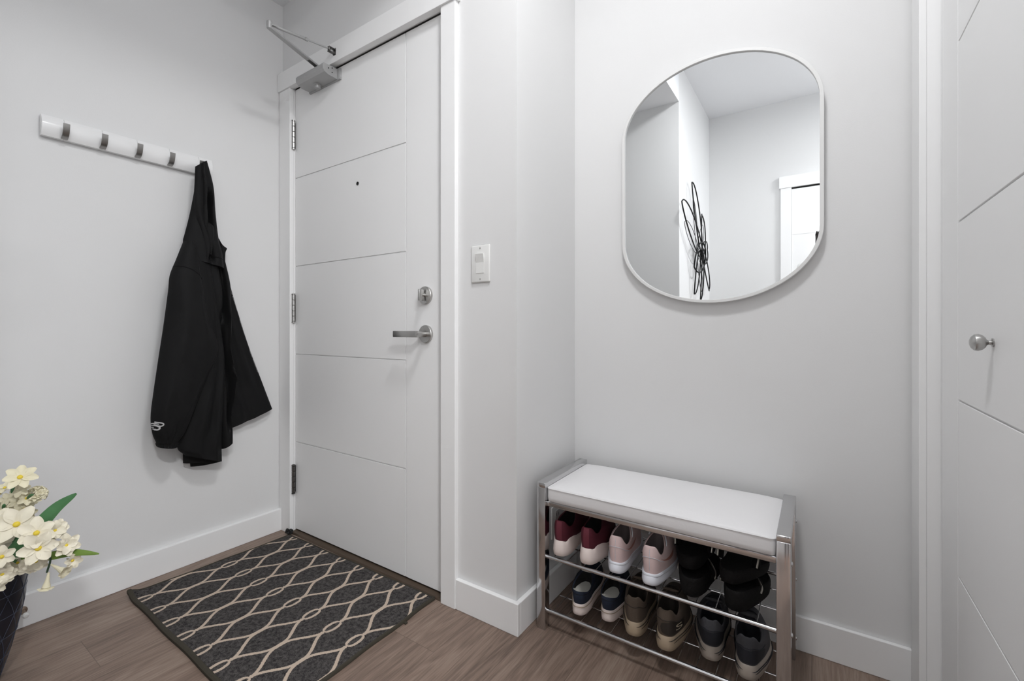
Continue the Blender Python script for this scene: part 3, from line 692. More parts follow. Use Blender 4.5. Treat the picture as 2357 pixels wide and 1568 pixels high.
for z, ins in ringz:
    rg_ = rrect(cx0+max(ins, 0), cx1-max(ins, 0), cy0+ins, cy1-ins, 0.012+ins*0.4, z)
    for p in rg_:
        e = min(p.x-cx0, cx1-p.x); f = math.exp(-(e/0.03)**2)
        if z < 0.46: p.y += 0.0012*noise.noise(Vector((p.x*14, p.y*8, z*40)))
        if z >= 0.464: p.z -= 0.004*f*(1 if ins < 0.03 else 0.5)
    rings.append(rg_)
loft(bm, rings); cu_ = obj('cushion', bm, M_leather, sb, 60)
bm = B(); P_ = rrect(cx0+0.0006, cx1-0.0006, cy0-0.0006, cy1+0.0006, 0.0125, 0.4605); tube(bm, P_, 0.0014, 8, closed=True); obj('piping', bm, M_leather, cu_)
# corner tuck creases of the cover
for zs_, f_ in ((0.235, 'u'), (0.060, 'l')):
    for y in (1.2875, 1.583):
        bm = B(); tube(bm, [(BX0+W_-0.002, y, zs_), (BX1-W_+0.002, y, zs_)], 0.0058, 16); obj('shelf_rail', bm, M_chrome, sb)
    bm = B()
    for y in (1.383, 1.488): tube(bm, [(BX0+W_-0.004, y, zs_-0.001), (BX1-W_+0.004, y, zs_-0.001)], 0.0021, 8)
    x = BX0+W_+0.022
    while x < BX1-W_-0.01:
        tube(bm, [(x, 1.285, zs_+0.0035), (x, 1.585, zs_+0.0035)], 0.0012, 6); x += 0.0485
    obj('shelf_wires', bm, M_chrome, sb)
for y in (1.305, 1.565):
    for zz in (0.408, 0.235, 0.06):
        bm = B(); lathe(bm, [(0.001, 0), (0.0062, 0), (0.0055, 0.0022), (0.002, 0.0034), (0.001, 0.0034)], (BX1, BY0+0.015 if y < 1.4 else BY1-0.015, zz), 'X', 16); obj('bolt', bm, M_chrome, sb)

# ------------------------------------------------------------------ shoes
def footw(t):
    e = max(0.0, 1-abs(2*t-1)**2.6)**(1/2.6)
    return e*(0.80+0.20*math.sin(PI*min(1, max(0, (t-0.12)/1.05)))**1.0+0.06*math.exp(-((t-0.70)/0.18)**2)-0.05*math.exp(-((t-0.38)/0.14)**2))
class Shoe:
    def __init__(s, L=0.265, Wd=0.094, hh=0.032, ht=0.022, zh=0.108, side=0.078, zf=0.100, heel_ext=0.0, taper=0.90, colen=0.47, coly=0.022, colw=0.029, notch=0.010, flare=1.0, mirror=1, lean=0.006, heelw=0.86):
        s.__dict__.update(locals()); s.N = 72
    def foot(s, a, k=1.0):
        t = (1-math.cos(a))/2; y = s.L*t
        sg = 1 if math.sin(a) >= 0 else -1
        x = sg*s.Wd/2*footw(t)*k*(s.heelw+(1-s.heelw)*min(1, t*2.2))
        x += s.mirror*0.008*math.sin(PI*t)**2*(1 if t > 0.3 else t/0.3)
        cy = s.L/2; return Vector((x, cy+(y-cy)*(1-(1-k)*0.35), 0))
    def soleh(s, a):
        t = (1-math.cos(a))/2; return s.hh+(s.ht-s.hh)*(t*t*(3-2*t))
    def bottom(s, a):
        t = (1-math.cos(a))/2; return 0.022*max(0, (t-0.72)/0.28)**2+0.004*max(0, (0.12-t)/0.12)**2
    def collar(s, a):
        t = (1-math.cos(a))/2; y = s.coly*s.L+s.colen*s.L*t
        sa = math.sin(a); x = s.colw*(abs(sa)**0.72)*(1 if sa >= 0 else -1)*(1.0 if t < 0.6 else 1-0.25*(t-0.6)/0.4)
        z = s.side+(s.zh-s.side)*math.exp(-(t/0.13)**2)+(s.zf-s.side)*max(0, (t-0.35)/0.65)**1.3
        z -= s.notch*math.exp(-((t-0.0)/0.012)**2)
        return Vector((x, y, z))
    def surf(s, a, q, off=0.0):
        f = s.foot(a, s.taper); c = s.collar(a); zs = s.soleh(a)+s.bottom(a)
        ep = 1-math.cos(q*PI/2); ez = math.sin(q*PI/2)
        back = max(0, math.cos(a)); 
        p = Vector((f.x+(c.x-f.x)*ep, f.y+(c.y-f.y)*ep, zs+(c.z-zs)*(ez*(1-0.8*back)+q*0.8*back)))
        # heel counter bulge and ankle pinch
        nb = Vector((math.sin(a), -math.cos(a), 0))
        p += nb*(0.0035*math.sin(PI*q)*back)
        if off:
            e = 1e-3; da = s.surf(a+e, q)-s.surf(a-e, q); dq = s.surf(a, min(1, q+e))-s.surf(a, max(0, q-e)); n = da.cross(dq).normalized()
            if n.dot(nb) < 0: n = -n
            p = p+n*off
        return p
    def A(s): return [2*PI*i/s.N for i in range(s.N)]
    def ring(s, q, off=0): return [s.surf(a, q, off) for a in s.A()]
def swoosh(sh, bm, side, q0=0.42, off=0.0012):
    """slim tapered side stripe whose tip runs to the heel; side = +1 right / -1 left"""
    rows = []
    for i in range(22):
        f = i/21; t_ = 0.13+0.45*f; a = math.acos(1-2*t_)*1.0
        if side < 0: a = 2*PI-a
        c_ = 0.64-0.24*math.sin(PI*min(1, f)*0.75)+0.25*max(0, f-0.75); hw = 0.004+0.085*math.sin(PI*f**1.3)
        rows.append([sh.surf(a, min(0.95, c_-hw), off), sh.surf(a, c_, off*1.2), sh.surf(a, min(0.95, c_+hw), off)])
    vs = [[bm.verts.new(p) for p in r] for r in rows]
    for r0_, r1_ in zip(vs, vs[1:]):
        for j in range(2): bm.faces.new((r0_[j], r0_[j+1], r1_[j+1], r1_[j]))
def make_shoe(name, label, grp, loc, rz, P, mats, cat='shoe', style='runner', tilt=0.0):
    sh = Shoe(**P); t = empty(name, loc, rz, label, cat, grp); t.rotation_euler = (tilt, 0, rz)
    up, so, li, ac = mats[:4]
    def O(nm, bm, m, par=t, sm=50): return obj(nm, bm, m, par, sm, world=False)
    # upper
    bm = B(); rr = [sh.ring(i/16) for i in range(17)]
    c0 = rr[-1]; cen = sum(c0, Vector())/len(c0)
    rr.append([p+(cen-p).normalized()*0.0018+Vector((0, 0, 0.0022)) for p in c0]); rr.append([p+Vector(((cen-p).x, (cen-p).y, 0)).normalized()*0.0042+Vector((0, 0, 0.0006)) for p in c0])
    loft(bm, rr, cap=False); u = O('upper', bm, up)
    # lining
    bm = B(); inn = rr[-1]; fl = [Vector((p.x*0.80, cen.y+(p.y-cen.y)*0.98+0.0, sh.hh+0.010)) for p in inn]
    mid_ = [a.lerp(b, 0.5)*1.0 for a, b in zip(inn, fl)]
    for m_, a in zip(mid_, sh.A()): m_.x *= 1.10
    loft(bm, [inn, mid_, fl], cap=False); bm.faces.new([bm.verts.new(p) for p in fl]); O('lining', bm, li)
    # sole
    bm = B(); rs = []
    for q, k in ((0.0, 0.93), (0.06, 0.985), (0.35, 1.0+0.02*sh.flare), (0.72, 0.985), (0.97, 0.950), (1.0, 0.93), (1.02, 0.84)):
        r_ = []
        for a in sh.A():
            f = sh.foot(a, k); b_ = sh.bottom(a); h_ = sh.soleh(a)
            if style == 'wave': h_ += 0.010*math.exp(-(((1-math.cos(a))/2-0.09)/0.05)**2)*0.0+0.008*math.sin(PI*min(1, (1-math.cos(a))/2*3))*1.0*(1 if q > 0.5 else 0)-0.007*math.exp(-(((1-math.cos(a))/2-0.055)/0.03)**2)*(1 if q > 0.5 else 0)
            hb = max(0, math.cos(a))*sh.heel_ext*(1-abs(q-0.3)*1.1)
            f.y -= hb; f.z = b_+h_*q; r_.append(f)
        rs.append(r_)
    loft(bm, rs); sl_ = O('sole', bm, so)
    if style in ('brown', 'court'):
        for zf, m_ in ((0.50, li), (0.72, li)) if style == 'brown' else ((0.80, ac),):
            bm = B(); pts = []
            for a in sh.A():
                f = sh.foot(a, 1.0+0.012); f.z = sh.bottom(a)+sh.soleh(a)*(zf+(0.10*math.sin(2*a)**2 if style == 'brown' else 0)); pts.append(f)
            tube(bm, pts, 0.0011, 6, closed=True); O('sole_stripe', bm, m_, sl_)
    if style in ('wave', 'pink', 'grey'):
        bm = B(); rs = []
        for q, k in ((-0.12, 0.86), (-0.10, 0.90), (0.03, 0.94), (0.10, 0.945)):
            rs.append([Vector((sh.foot(a, k).x, sh.foot(a, k).y, sh.bottom(a)+sh.soleh(a)*q+0.003)) for a in sh.A()])
        loft(bm, rs); O('outsole', bm, M_black if style != 'pink' else li, sl_)
    if style == 'pink':
        bm = B(); pts = []
        for a in sh.A():
            f = sh.foot(a, 0.972); f.z = sh.bottom(a)+sh.soleh(a)*0.86; pts.append(f)
        tube(bm, pts, 0.0030, 8, closed=True); O('sole_band', bm, mats[4], sl_)
        for sd in (1, -1):
            bm = B(); swoosh(sh, bm, sd); O('side_swoosh', bm, ac, u)
        bm = B(); tube(bm, [sh.surf(0.0, q, 0.0004) for q in [i/10 for i in range(1, 10)]], 0.0006, 5)
        pts = [sh.surf(a, 0.52+0.06*math.cos(a*3), 0.0006) for a in [(-0.95+1.9*i/30) for i in range(31)]]
        tube(bm, pts, 0.0008, 5); O('stitching', bm, ac if False else mats[4], u)
    # tongue + laces
    if style in ('wave', 'pink', 'grey', 'brown'):
        bm = B(); yf = (sh.coly+sh.colen)*sh.L; rings = []
        for i in range(9):
            f = i/8; y = yf+0.03-0.052*f; z = sh.zf-0.012+0.024*f; w_ = 0.019+0.004*f
            rings.append([Vector((w_*math.cos(b), y, z+0.004*math.sin(b))) for b in [2*PI*k/16 for k in range(16)]])
        loft(bm, rings); O('tongue', bm, up, t)
        bm = B()
        for i in range(4):
            y = yf+0.008+0.018*i; z = sh.zf-0.002-0.0105*i+0.003
            tube(bm, spline([(-0.021, y, z-0.006), (-0.010, y+0.004, z+0.003), (0.010, y+0.006, z+0.003), (0.021, y+0.002, z-0.006)], 12), 0.0019, 6)
        if style == 'pink':
            tube(bm, spline([(0.0, yf+0.004, sh.zf+0.006), (0.018, yf-0.015, sh.zf+0.010), (0.030, yf-0.034, sh.zf-0.008), (0.031, yf-0.038, sh.zf-0.024)], 16), 0.0018, 6)
            tube(bm, spline([(0.0, yf+0.004, sh.zf+0.006), (-0.016, yf-0.010, sh.zf+0.010), (-0.024, yf-0.022, sh.zf-0.004)], 14), 0.0018, 6)
        O('laces', bm, mats[4] if len(mats) > 4 else li, t)
    if style == 'court':   # pale padded heel patch inside the collar
        bm = B(); rows = []
        for i in range(15):
            a = -0.95+1.9*i/14; c = sh.collar(a); n = Vector(((cen-c).x, (cen-c).y, 0)).normalized()
            tp = 0.0005; dp = 0.022*max(0.05, 1-(a/1.0)**4)
            opp = sh.collar(PI)
            rows.append([bm.verts.new(Vector((c.x, c.y, c.z))+n*(0.0050+0.012*f)+Vector((0, 0, -tp-dp*f))) for f in (0, 0.5, 1)])
        for r0_, r1_ in zip(rows, rows[1:]):
            for j in range(2): bm.faces.new((r0_[j], r0_[j+1], r1_[j+1], r1_[j]))
        O('heel_patch', bm, mats[4], t)
        bm = B(); bm.faces.new([bm.verts.new(Vector((p.x*0.98, p.y, sh.hh+0.020))) for p in mid_]); O('insole', bm, mats[4], t)
        bm = B(); r_ = 0.0016; tube(bm, [sh.surf(a, 0.80, 0.0003) for a in sh.A()], 0.0007, 5, closed=True); O('stitching', bm, li, u)
        bm = B(); yf = (sh.coly+sh.colen)*sh.L
        pts = [Vector((x, yf-0.006-0.004*math.cos(x*60), sh.zf+0.0015)) for x in [-0.018+0.036*i/10 for i in range(11)]]; tube(bm, pts, 0.0022, 6); O('tongue_loop', bm, mats[4], t)
    if style in ('brown', 'grey'):
        bm = B(); pts = [sh.surf(a, 0.60-0.10*abs(math.sin(a))**2, 0.0006) for a in [(-1.2+2.4*i/40) for i in range(41)]]; tube(bm, pts, 0.0010, 6); O('stitching', bm, li, u)
    if style == 'wave':
        bm = B(); pts = [sh.surf(0.0, q, 0.001) for q in [0.1+0.09*i for i in range(11)]]; 
        rows = [[bm.verts.new(sh.surf(da, min(1, 0.05+0.095*i), 0.0012)) for da in (-0.16, 0, 0.16)] for i in range(11)]
        for r0_, r1_ in zip(rows, rows[1:]):
            for j in range(2): bm.faces.new((r0_[j], r0_[j+1], r1_[j+1], r1_[j]))
        O('heel_tab', bm, mats[4], u)
    return t, sh, u
random.seed(11)
M_mar = mat('maroon_knit', (82, 32, 43), 0.8, var=0.25, nscale=500, bump=0.35, bscale=900, spec=0.25)
M_mar2 = mat('maroon_tab', (102, 38, 52), 0.6, var=0.1)
M_white_s = mat('sole_offwhite', (232, 218, 212), 0.55, var=0.04, nscale=40)
M_wsole = mat('sole_white', (232, 234, 242), 0.5, var=0.03, nscale=40)
M_blk_in = mat('shoe_lining_black', (14, 12, 12), 0.9, var=0.2)
M_pink = mat('pink_mesh', (222, 198, 196), 0.75, var=0.05, nscale=300, bump=0.25, bscale=800)
M_rose = mat('rose_swoosh', (176, 120, 106), 0.5, var=0.05)
M_pgrey = mat('pink_shoe_lining', (104, 94, 94), 0.9, var=0.1)
M_palegrey = mat('pale_grey_trim', (206, 208, 214), 0.6, var=0.03)
M_navy = mat('navy_canvas', (26, 34, 52), 0.85, var=0.2, nscale=300, bump=0.3, bscale=900)
M_ivory = mat('ivory_insole', (206, 204, 196), 0.8, var=0.04)
M_brown = mat('brown_canvas', (86, 74, 64), 0.85, var=0.18, nscale=260, bump=0.3, bscale=800)
M_brsole = mat('tan_sole', (166, 148, 126), 0.6, var=0.08, nscale=60)
M_brlin = mat('dark_brown_trim', (48, 41, 36), 0.8, var=0.1)
M_cream = mat('cream_print', (206, 196, 172), 0.6)
M_grey = mat('charcoal_suede', (62, 62, 66), 0.85, var=0.2, nscale=260, bump=0.3, bscale=800)
M_gsole = mat('taupe_sole', (156, 146, 136), 0.6, var=0.08, nscale=60)
M_nlin = mat('navy_black_trim', (24, 26, 34), 0.8, var=0.15)
M_fur = mat('black_plush', (26, 25, 25), 0.95, var=0.4, nscale=260, bump=0.6, bscale=600, spec=0.12)
SZ1, SZ2 = 0.2425, 0.0675
runP = dict(L=0.262, Wd=0.093, hh=0.046, ht=0.028, zh=0.112, side=0.086, zf=0.108, heel_ext=0.008, heelw=0.95, flare=1.2, notch=0.0, colw=0.030)
for mi, (x, y, rz, lb) in enumerate(((-0.684, 1.287, 0.11, 'maroon runner with thick off-white sole, outermost left on the upper shelf'), (-0.590, 1.289, 0.11, 'maroon runner with thick off-white sole, beside the pale pink pair'))):
    make_shoe('running_shoe', lb, 'maroon running shoes', (x, y, SZ1+0.003), rz, dict(runP, mirror=(-1, 1)[mi]), (M_mar, M_white_s, M_blk_in, M_mar, M_mar2), style='wave')
pk = dict(L=0.250, Wd=0.087, hh=0.030, ht=0.022, zh=0.110, side=0.078, zf=0.108, heel_ext=0.007, heelw=0.97, flare=1.4, notch=0.0, colw=0.031, colen=0.46)
for mi, (x, y, rz, lb) in enumerate(((-0.496, 1.290, 0.09, 'pale pink sneaker with white sole, next to the maroon pair'), (-0.392, 1.284, 0.07, 'pale pink sneaker with white sole, next to the black slippers'))):
    make_shoe('sneaker', lb, 'pale pink sneakers', (x, y, SZ1+0.003), rz, dict(pk, mirror=(-1, 1)[mi]), (M_pink, M_wsole, M_pgrey, M_rose, M_palegrey), style='pink')
nv = dict(L=0.255, Wd=0.085, hh=0.034, ht=0.028, zh=0.074, side=0.068, zf=0.090, heel_ext=0.001, heelw=0.94, flare=0.3, notch=0.0, colw=0.031, colen=0.44)
for mi, (x, y, rz, lb) in enumerate(((-0.624, 1.300, 0.15, 'navy slip-on shoe with white rim sole, outermost left on the lower shelf'), (-0.535, 1.322, 0.15, 'navy slip-on shoe with white rim sole, beside the brown pair'))):
    make_shoe('slip_on_shoe', lb, 'navy slip-on shoes', (x, y, SZ2), rz, dict(nv, mirror=(-1, 1)[mi]), (M_navy, M_white_s, M_blk_in, M_brsole, M_ivory), style='court')
br = dict(L=0.250, Wd=0.092, hh=0.038, ht=0.026, zh=0.116, side=0.090, zf=0.112, heel_ext=0.005, heelw=0.96, flare=1.2, notch=0.004, colw=0.032)
for mi, (x, y, rz, lb) in enumerate(((-0.446, 1.302, 0.13, 'brown casual shoe with tan sole, next to the navy slip-ons'), (-0.351, 1.293, 0.10, 'brown casual shoe with cream S on its heel and tan sole'))):
    t_, sh_, up_ = make_shoe('casual_shoe', lb, 'brown casual shoes', (x, y, SZ2+0.002), rz, dict(br, mirror=(-1, 1)[mi]), (M_brown, M_brsole, M_brlin, M_brlin), style='brown')
    if mi == 1:
        bm = B(); rows = []
        for i in range(25):
            a = -0.25+1.5*i/24; h_ = 0.25*math.sqrt(max(0.0, 1-(2*i/24-1)**4)); rows.append([bm.verts.new(sh_.surf(a, 0.30+h_*f, 0.0011)) for f in (-1, -0.33, 0.33, 1)])
        for r0_, r1_ in zip(rows, rows[1:]):
            for j in range(3): bm.faces.new((r0_[j], r0_[j+1], r1_[j+1], r1_[j]))
        pn = obj('heel_patch', bm, M_brlin, t_, 50, world=False)
        vs, fs = text_geo('S', 1.0); bm = B(); mx_ = max(v.x for v in vs); my_ = max(v.y for v in vs)
        o_ = [bm.verts.new(sh_.surf(0.60+0.46*(v.x/mx_), 0.18+0.26*(v.y/my_), 0.0022)) for v in vs]
        for f in fs: bm.faces.new([o_[i] for i in f])
        obj('heel_letter', bm, M_cream, pn, 0, world=False)
gy = dict(L=0.235, Wd=0.091, hh=0.036, ht=0.026, zh=0.112, side=0.088, zf=0.108, heel_ext=0.004, heelw=0.94, flare=0.6, notch=0.004, colw=0.033)
for mi, (x, y, rz, lb) in enumerate(((-0.238, 1.322, 0.08, 'charcoal and navy shoe with taupe striped sole, next to the brown pair'), (-0.145, 1.302, 0.06, 'charcoal and navy shoe with taupe striped sole, beside the right bench leg'))):
    t_, sh_, up_ = make_shoe('trainer', lb, 'charcoal trainers', (x, y, SZ2+0.003), rz, dict(gy, mirror=(-1, 1)[mi]), (M_grey, M_gsole, M_nlin, M_nlin), style='grey')
    bm = B(); rows = []
    for i in range(31):
        a = -1.15+2.3*i/30; h_ = math.sqrt(max(0.0, 1-(2*i/30-1)**6)); rows.append([bm.verts.new(sh_.surf(a, 0.06+0.24*(1+f*h_), 0.0011)) for f in (-1, -0.33, 0.33, 1)])
    for r0_, r1_ in zip(rows, rows[1:]):
        for j in range(3): bm.faces.new((r0_[j], r0_[j+1], r1_[j+1], r1_[j]))
    obj('heel_patch', bm, M_nlin, up_, 50, world=False)
    bm = B()
    for zf in (0.45, 0.62):
        pts = []
        for a in sh_.A():
            f = sh_.foot(a, 1.018); f.z = sh_.bottom(a)+sh_.soleh(a)*(zf+0.08*math.sin(2*a)**2); pts.append(f)
        tube(bm, pts, 0.0012, 6, closed=True)
    obj('sole_stripe', bm, M_nlin, t_, 50, world=False)
# slippers, two pairs stacked
M_glit = mat('glitter_trim', (150, 146, 138), 0.3, 0.9, var=0.7, nscale=900)
def slipper(label, loc, rz, hh, ht, tiltx=0.0, tilty=0.0, mirror=1, sh_=1.0):
    sh = Shoe(L=0.250, Wd=0.104, hh=hh, ht=ht, mirror=mirror, heelw=0.92); t = empty('slipper', loc, rz, label, 'slipper', 'black plush slippers'); t.rotation_euler = (tiltx, tilty, rz)
    bm = B(); rs = []
    for q, k in ((0.0, 0.90), (0.05, 0.96), (0.5, 1.0), (0.85, 1.0), (0.96, 0.985), (1.02, 0.93), (0.93, 0.86), (0.86, 0.70), (0.84, 0.30)):
        r_ = []
        for a in sh.A():
            f = sh.foot(a, k); f.z = sh.soleh(a)*q+0.0006*noise.noise(f*90); 
            if k < 0.5: f.x *= 0.3/0.3
            r_.append(f)
        rs.append(r_)
    loft(bm, rs); obj('wedge_sole', bm, M_fur, t, 50, world=False)
    bm = B(); bm.verts.ensure_lookup_table()
    for sd in (1, -1):
        pts = spline([(sd*0.046, 0.085, ht+0.004), (sd*0.044, 0.100, ht+0.036), (sd*0.024, 0.140, ht+0.046), (sd*0.003, 0.195, ht+0.016), (0.002, 0.200, ht+0.0)], 22)
        rings = []
        for i, p in enumerate(pts):
            d = (pts[min(i+1, 21)]-pts[max(i-1, 0)]).normalized(); up_ = Vector((sd*0.4, -0.5, 0.8)); sd_ = d.cross(up_).normalized(); n_ = sd_.cross(d)
            rings.append([p+sd_*math.cos(b)*0.010+n_*math.sin(b)*0.005 for b in [2*PI*k/12 for k in range(12)]])
        loft(bm, rings)
    for v in bm.verts: v.co.z = ht+(v.co.z-ht)*sh_
    st = obj('strap', bm, M_fur, t, 50, world=False)
    bm = B()
    for sd in (1, -1):
        pts = spline([(sd*0.0505, 0.076, ht+0.012), (sd*0.050, 0.090, ht+0.040), (sd*0.030, 0.128, ht+0.056), (sd*0.008, 0.180, ht+0.030)], 22); tube(bm, pts, 0.0026, 6)
    for v in bm.verts: v.co.z = ht+(v.co.z-ht)*sh_
    obj('glitter_edge', bm, M_glit, st, 50, world=False)
    return t
slipper('black plush wedge slipper, lower left of the stacked four, touching the pink sneaker', (-0.286, 1.296, SZ1+0.001), -0.02, 0.050, 0.026, mirror=-1, sh_=0.40)
slipper('black plush wedge slipper, lower right of the stacked four, beside the bench leg', (-0.176, 1.294, SZ1+0.001), -0.08, 0.052, 0.026, sh_=0.40)
slipper('black plush slipper lying on top, left one under the seat', (-0.297, 1.322, 0.3045), 0.02, 0.036, 0.020, mirror=-1, tiltx=-0.05)
slipper('black plush slipper lying on top, right one with glitter strap', (-0.192, 1.302, 0.3080), -0.16, 0.034, 0.020, tiltx=-0.05)

# ------------------------------------------------------------------ vase
VX, VY = -1.895, 0.205
M_vase = mat('navy_ceramic', (16, 20, 34), 0.32, var=0.1, spec=0.6)
M_vline = mat('vase_line_glaze', (70, 78, 96), 0.4)
va = empty('vase', (VX, VY, 0), 0, 'dark navy flared floor vase with thin pale diamond lines, holding flowers', 'vase')
VP = [(0.001, 0.0), (0.040, 0.0), (0.043, 0.004), (0.058, 0.06), (0.078, 0.14), (0.092, 0.22), (0.0985, 0.295), (0.0995, 0.302), (0.097, 0.305), (0.094, 0.300), (0.087, 0.22), (0.07, 0.14), (0.05, 0.10), (0.001, 0.10)]
bm = B(); lathe(bm, VP, (VX, VY, 0), 'Z', 64); obj('body', bm, M_vase, va, 40)
def vr(z):
    for (r0_, z0), (r1_, z1) in zip(VP[2:6], VP[3:7]):
        if z0 <= z <= z1: return r0_+(r1_-r0_)*(z-z0)/(z1-z0)
    return 0.136
bm = B()
for z in (0.075, 0.135, 0.195, 0.255):
    tube(bm, [(VX+(vr(z)+0.0004)*math.cos(a), VY+(vr(z)+0.0004)*math.sin(a), z) for a in [2*PI*i/64 for i in range(64)]], 0.0007, 5, closed=True)
for j in range(12):
    for sgn in (1, -1):
        tube(bm, [(VX+(vr(z)+0.0004)*math.cos(a), VY+(vr(z)+0.0004)*math.sin(a), z) for z, a in [(0.02+0.27*i/24, 2*PI*j/12+sgn*1.25*i/24) for i in range(25)]], 0.0006, 5)
obj('line_pattern', bm, M_vline, va)

# ------------------------------------------------------------------ artificial flowers
def petal_mat(name, c0, c1):
    m = mat(name, c0, 0.6, var=0.05, nscale=60); b = m.node_tree.nodes['Principled BSDF']; b.inputs['Subsurface Weight'].default_value = 0.15; b.inputs['Subsurface Radius'].default_value = (0.01, 0.01, 0.008); return m
M_pet = petal_mat('white_petal', (236, 229, 208), None); M_pet2 = petal_mat('cream_petal', (232, 225, 196), None)
M_yel = mat('yellow_throat', (232, 206, 66), 0.6); M_leaf = mat('dark_leaf', (78, 128, 82), 0.45, var=0.3, nscale=30); M_leaf2 = mat('bright_leaf', (112, 140, 62), 0.5, var=0.2, nscale=30)
M_stem = mat('flower_stem', (44, 66, 46), 0.6)
def petal(bm, c, d, up, L, W2, cup, nl=9, nw=6, rnd=0.0):
    """one petal from c, leaning from axis d outward along up"""
    s_ = d.cross(up).normalized()
    rows = []
    for i in range(nl+1):
        f = i/nl; wv = W2*math.sin(PI*min(1, 0.10+f*0.83))**0.7*(0.55+0.45*math.sin(PI*f*0.75))
        ang = cup*(1-f)*1.2; base = c+up*(L*f*math.cos(cup*(1-f*0.5)))+d*(L*f*math.sin(cup)*(1-0.55*f))
        rows.append([bm.verts.new(base+s_*wv*g_+d*(0.30*wv*g_*g_)+d*(0.0016*noise.noise(base*150+Vector((g_, 0, 0))))) for g_ in [-1+2*j/nw for j in range(nw+1)]])
    for r0_, r1_ in zip(rows, rows[1:]):
        for j in range(nw): bm.faces.new((r0_[j], r0_[j+1], r1_[j+1], r1_[j]))
def blossom(parent, c, d, R, n=6, cup=0.55, m=None, throat=True, wf=0.42, layers=1, tubeL=0.0):
    d = Vector(d).normalized(); a = d.cross(Vector((0, 0, 1)));
    if a.length < 0.1: a = d.cross(Vector((1, 0, 0)))
    a.normalize(); b = d.cross(a); bm = B(); ph = random.random()*6
    for l in range(layers):
        for i in range(n):
            t = 2*PI*i/n+ph+l*PI/n; up = a*math.cos(t)+b*math.sin(t); petal(bm, c+d*0.002*l, d, up, R*(1-0.15*l)*random.uniform(0.9, 1.08), R*wf, cup+0.3*l+random.uniform(-0.1, 0.1))
    if tubeL: tube(bm, [c-d*tubeL, c-d*tubeL*0.4, c+d*0.001], [R*0.07, R*0.12, R*0.26], 10)
    bs = obj('blossom', bm, m or M_pet, parent, 60)
    if throat:
        bm = B(); t_ = B(); bmesh.ops.create_icosphere(t_, subdivisions=2, radius=R*0.16)
        q = d.to_track_quat('Z', 'Y').to_matrix()
        for v in t_.verts: v.co = c+d*0.004+q @ Vector((v.co.x, v.co.y, v.co.z*0.8+0.002*noise.noise(v.co*300)))
        merge(bm, t_); obj('throat', bm, M_yel, bs, 60)
    return bs
def leaf(parent, pts, W2, m, fold=0.25, twist=0.0):
    bm = B(); P = spline(pts, 26); rows = []
    for i, p in enumerate(P):
        f = i/25; d = (P[min(i+1, 25)]-P[max(i-1, 0)]).normalized(); vw = Vector((-p.x, -p.y, HC-p.z)).normalized()
        s_ = d.cross(vw).normalized(); n_ = s_.cross(d); s_ = (s_*math.cos(twist)+n_*math.sin(twist)); w_ = W2*max(0.02, math.sin(PI*(0.12+0.87*f))**0.6)
        rows.append([p+s_*w_*g_-vw*fold*w_*abs(g_) for g_ in (-1, -0.5, 0, 0.5, 1)])
    vs = [[bm.verts.new(q) for q in r] for r in rows]
    for r0_, r1_ in zip(vs, vs[1:]):
        for j in range(4): bm.faces.new((r0_[j], r0_[j+1], r1_[j+1], r1_[j]))
    ext = bmesh.ops.extrude_face_region(bm, geom=bm.faces[:])
    for v in [e for e in ext['geom'] if isinstance(e, bmesh.types.BMVert)]: v.co.z -= 0.0006
    return obj('leaf', bm, m, parent, 60)
VR = Vector((VX, VY, 0.16))
cam_dir = lambda p: Vector((-p.x, -p.y, HC-p.z)).normalized()
# tall pale hyacinth-like spray
g1 = empty('flower_spray', (VX, VY, 0.12), 0, 'artificial pale cream flower head, tallest in the dark vase, above the leaves', 'flower', 'artificial flowers in the vase')
random.seed(21)
hc = at_d(30, 1165, 1.25)
bm = B(); tube(bm, spline([VR+Vector((0.0, 0, 0)), VR.lerp(hc, 0.5)+Vector((0, 0, 0.02)), hc], 16), 0.0035, 8); obj('stem', bm, M_stem, g1)
blossom(g1, at_d(46, 1100, 1.20), cam_dir(hc)+Vector((0, 0, 0.5)), 0.036, 7, 0.45, M_pet2, True, 0.30, 1)
for u_, v_, dd_ in [(12, 1125, 1.24), (20, 1150, 1.22), (5, 1165, 1.22), (45, 1128, 1.21), (42, 1155, 1.22), (60, 1148, 1.22), (28, 1175, 1.21), (55, 1172, 1.22), (10, 1190, 1.21), (62, 1182, 1.24), (0, 1140, 1.25), (36, 1190, 1.22), (-12, 1170, 1.22)]:
    c = at_d(u_, v_, dd_); blossom(g1, c, (c-hc).normalized()*1.0+cam_dir(c)*0.9+Vector((random.uniform(-.3, .3), random.uniform(-.3, .3), 0.2)), 0.021, 6, 0.5, M_pet2, random.random() < 0.45, 0.34, 1)
for i in range(34):   # round bud head on the right
    a_ = random.random()*2*PI; b_ = random.uniform(-0.6, 1.5)
    hcen = at_d(84, 1140, 1.24); dv = Vector((math.cos(a_)*math.cos(b_), math.sin(a_)*math.cos(b_), math.sin(b_)))
    blossom(g1, hcen+dv*0.016, dv, 0.0135, 5, 0.9, M_pet2, False, 0.34)
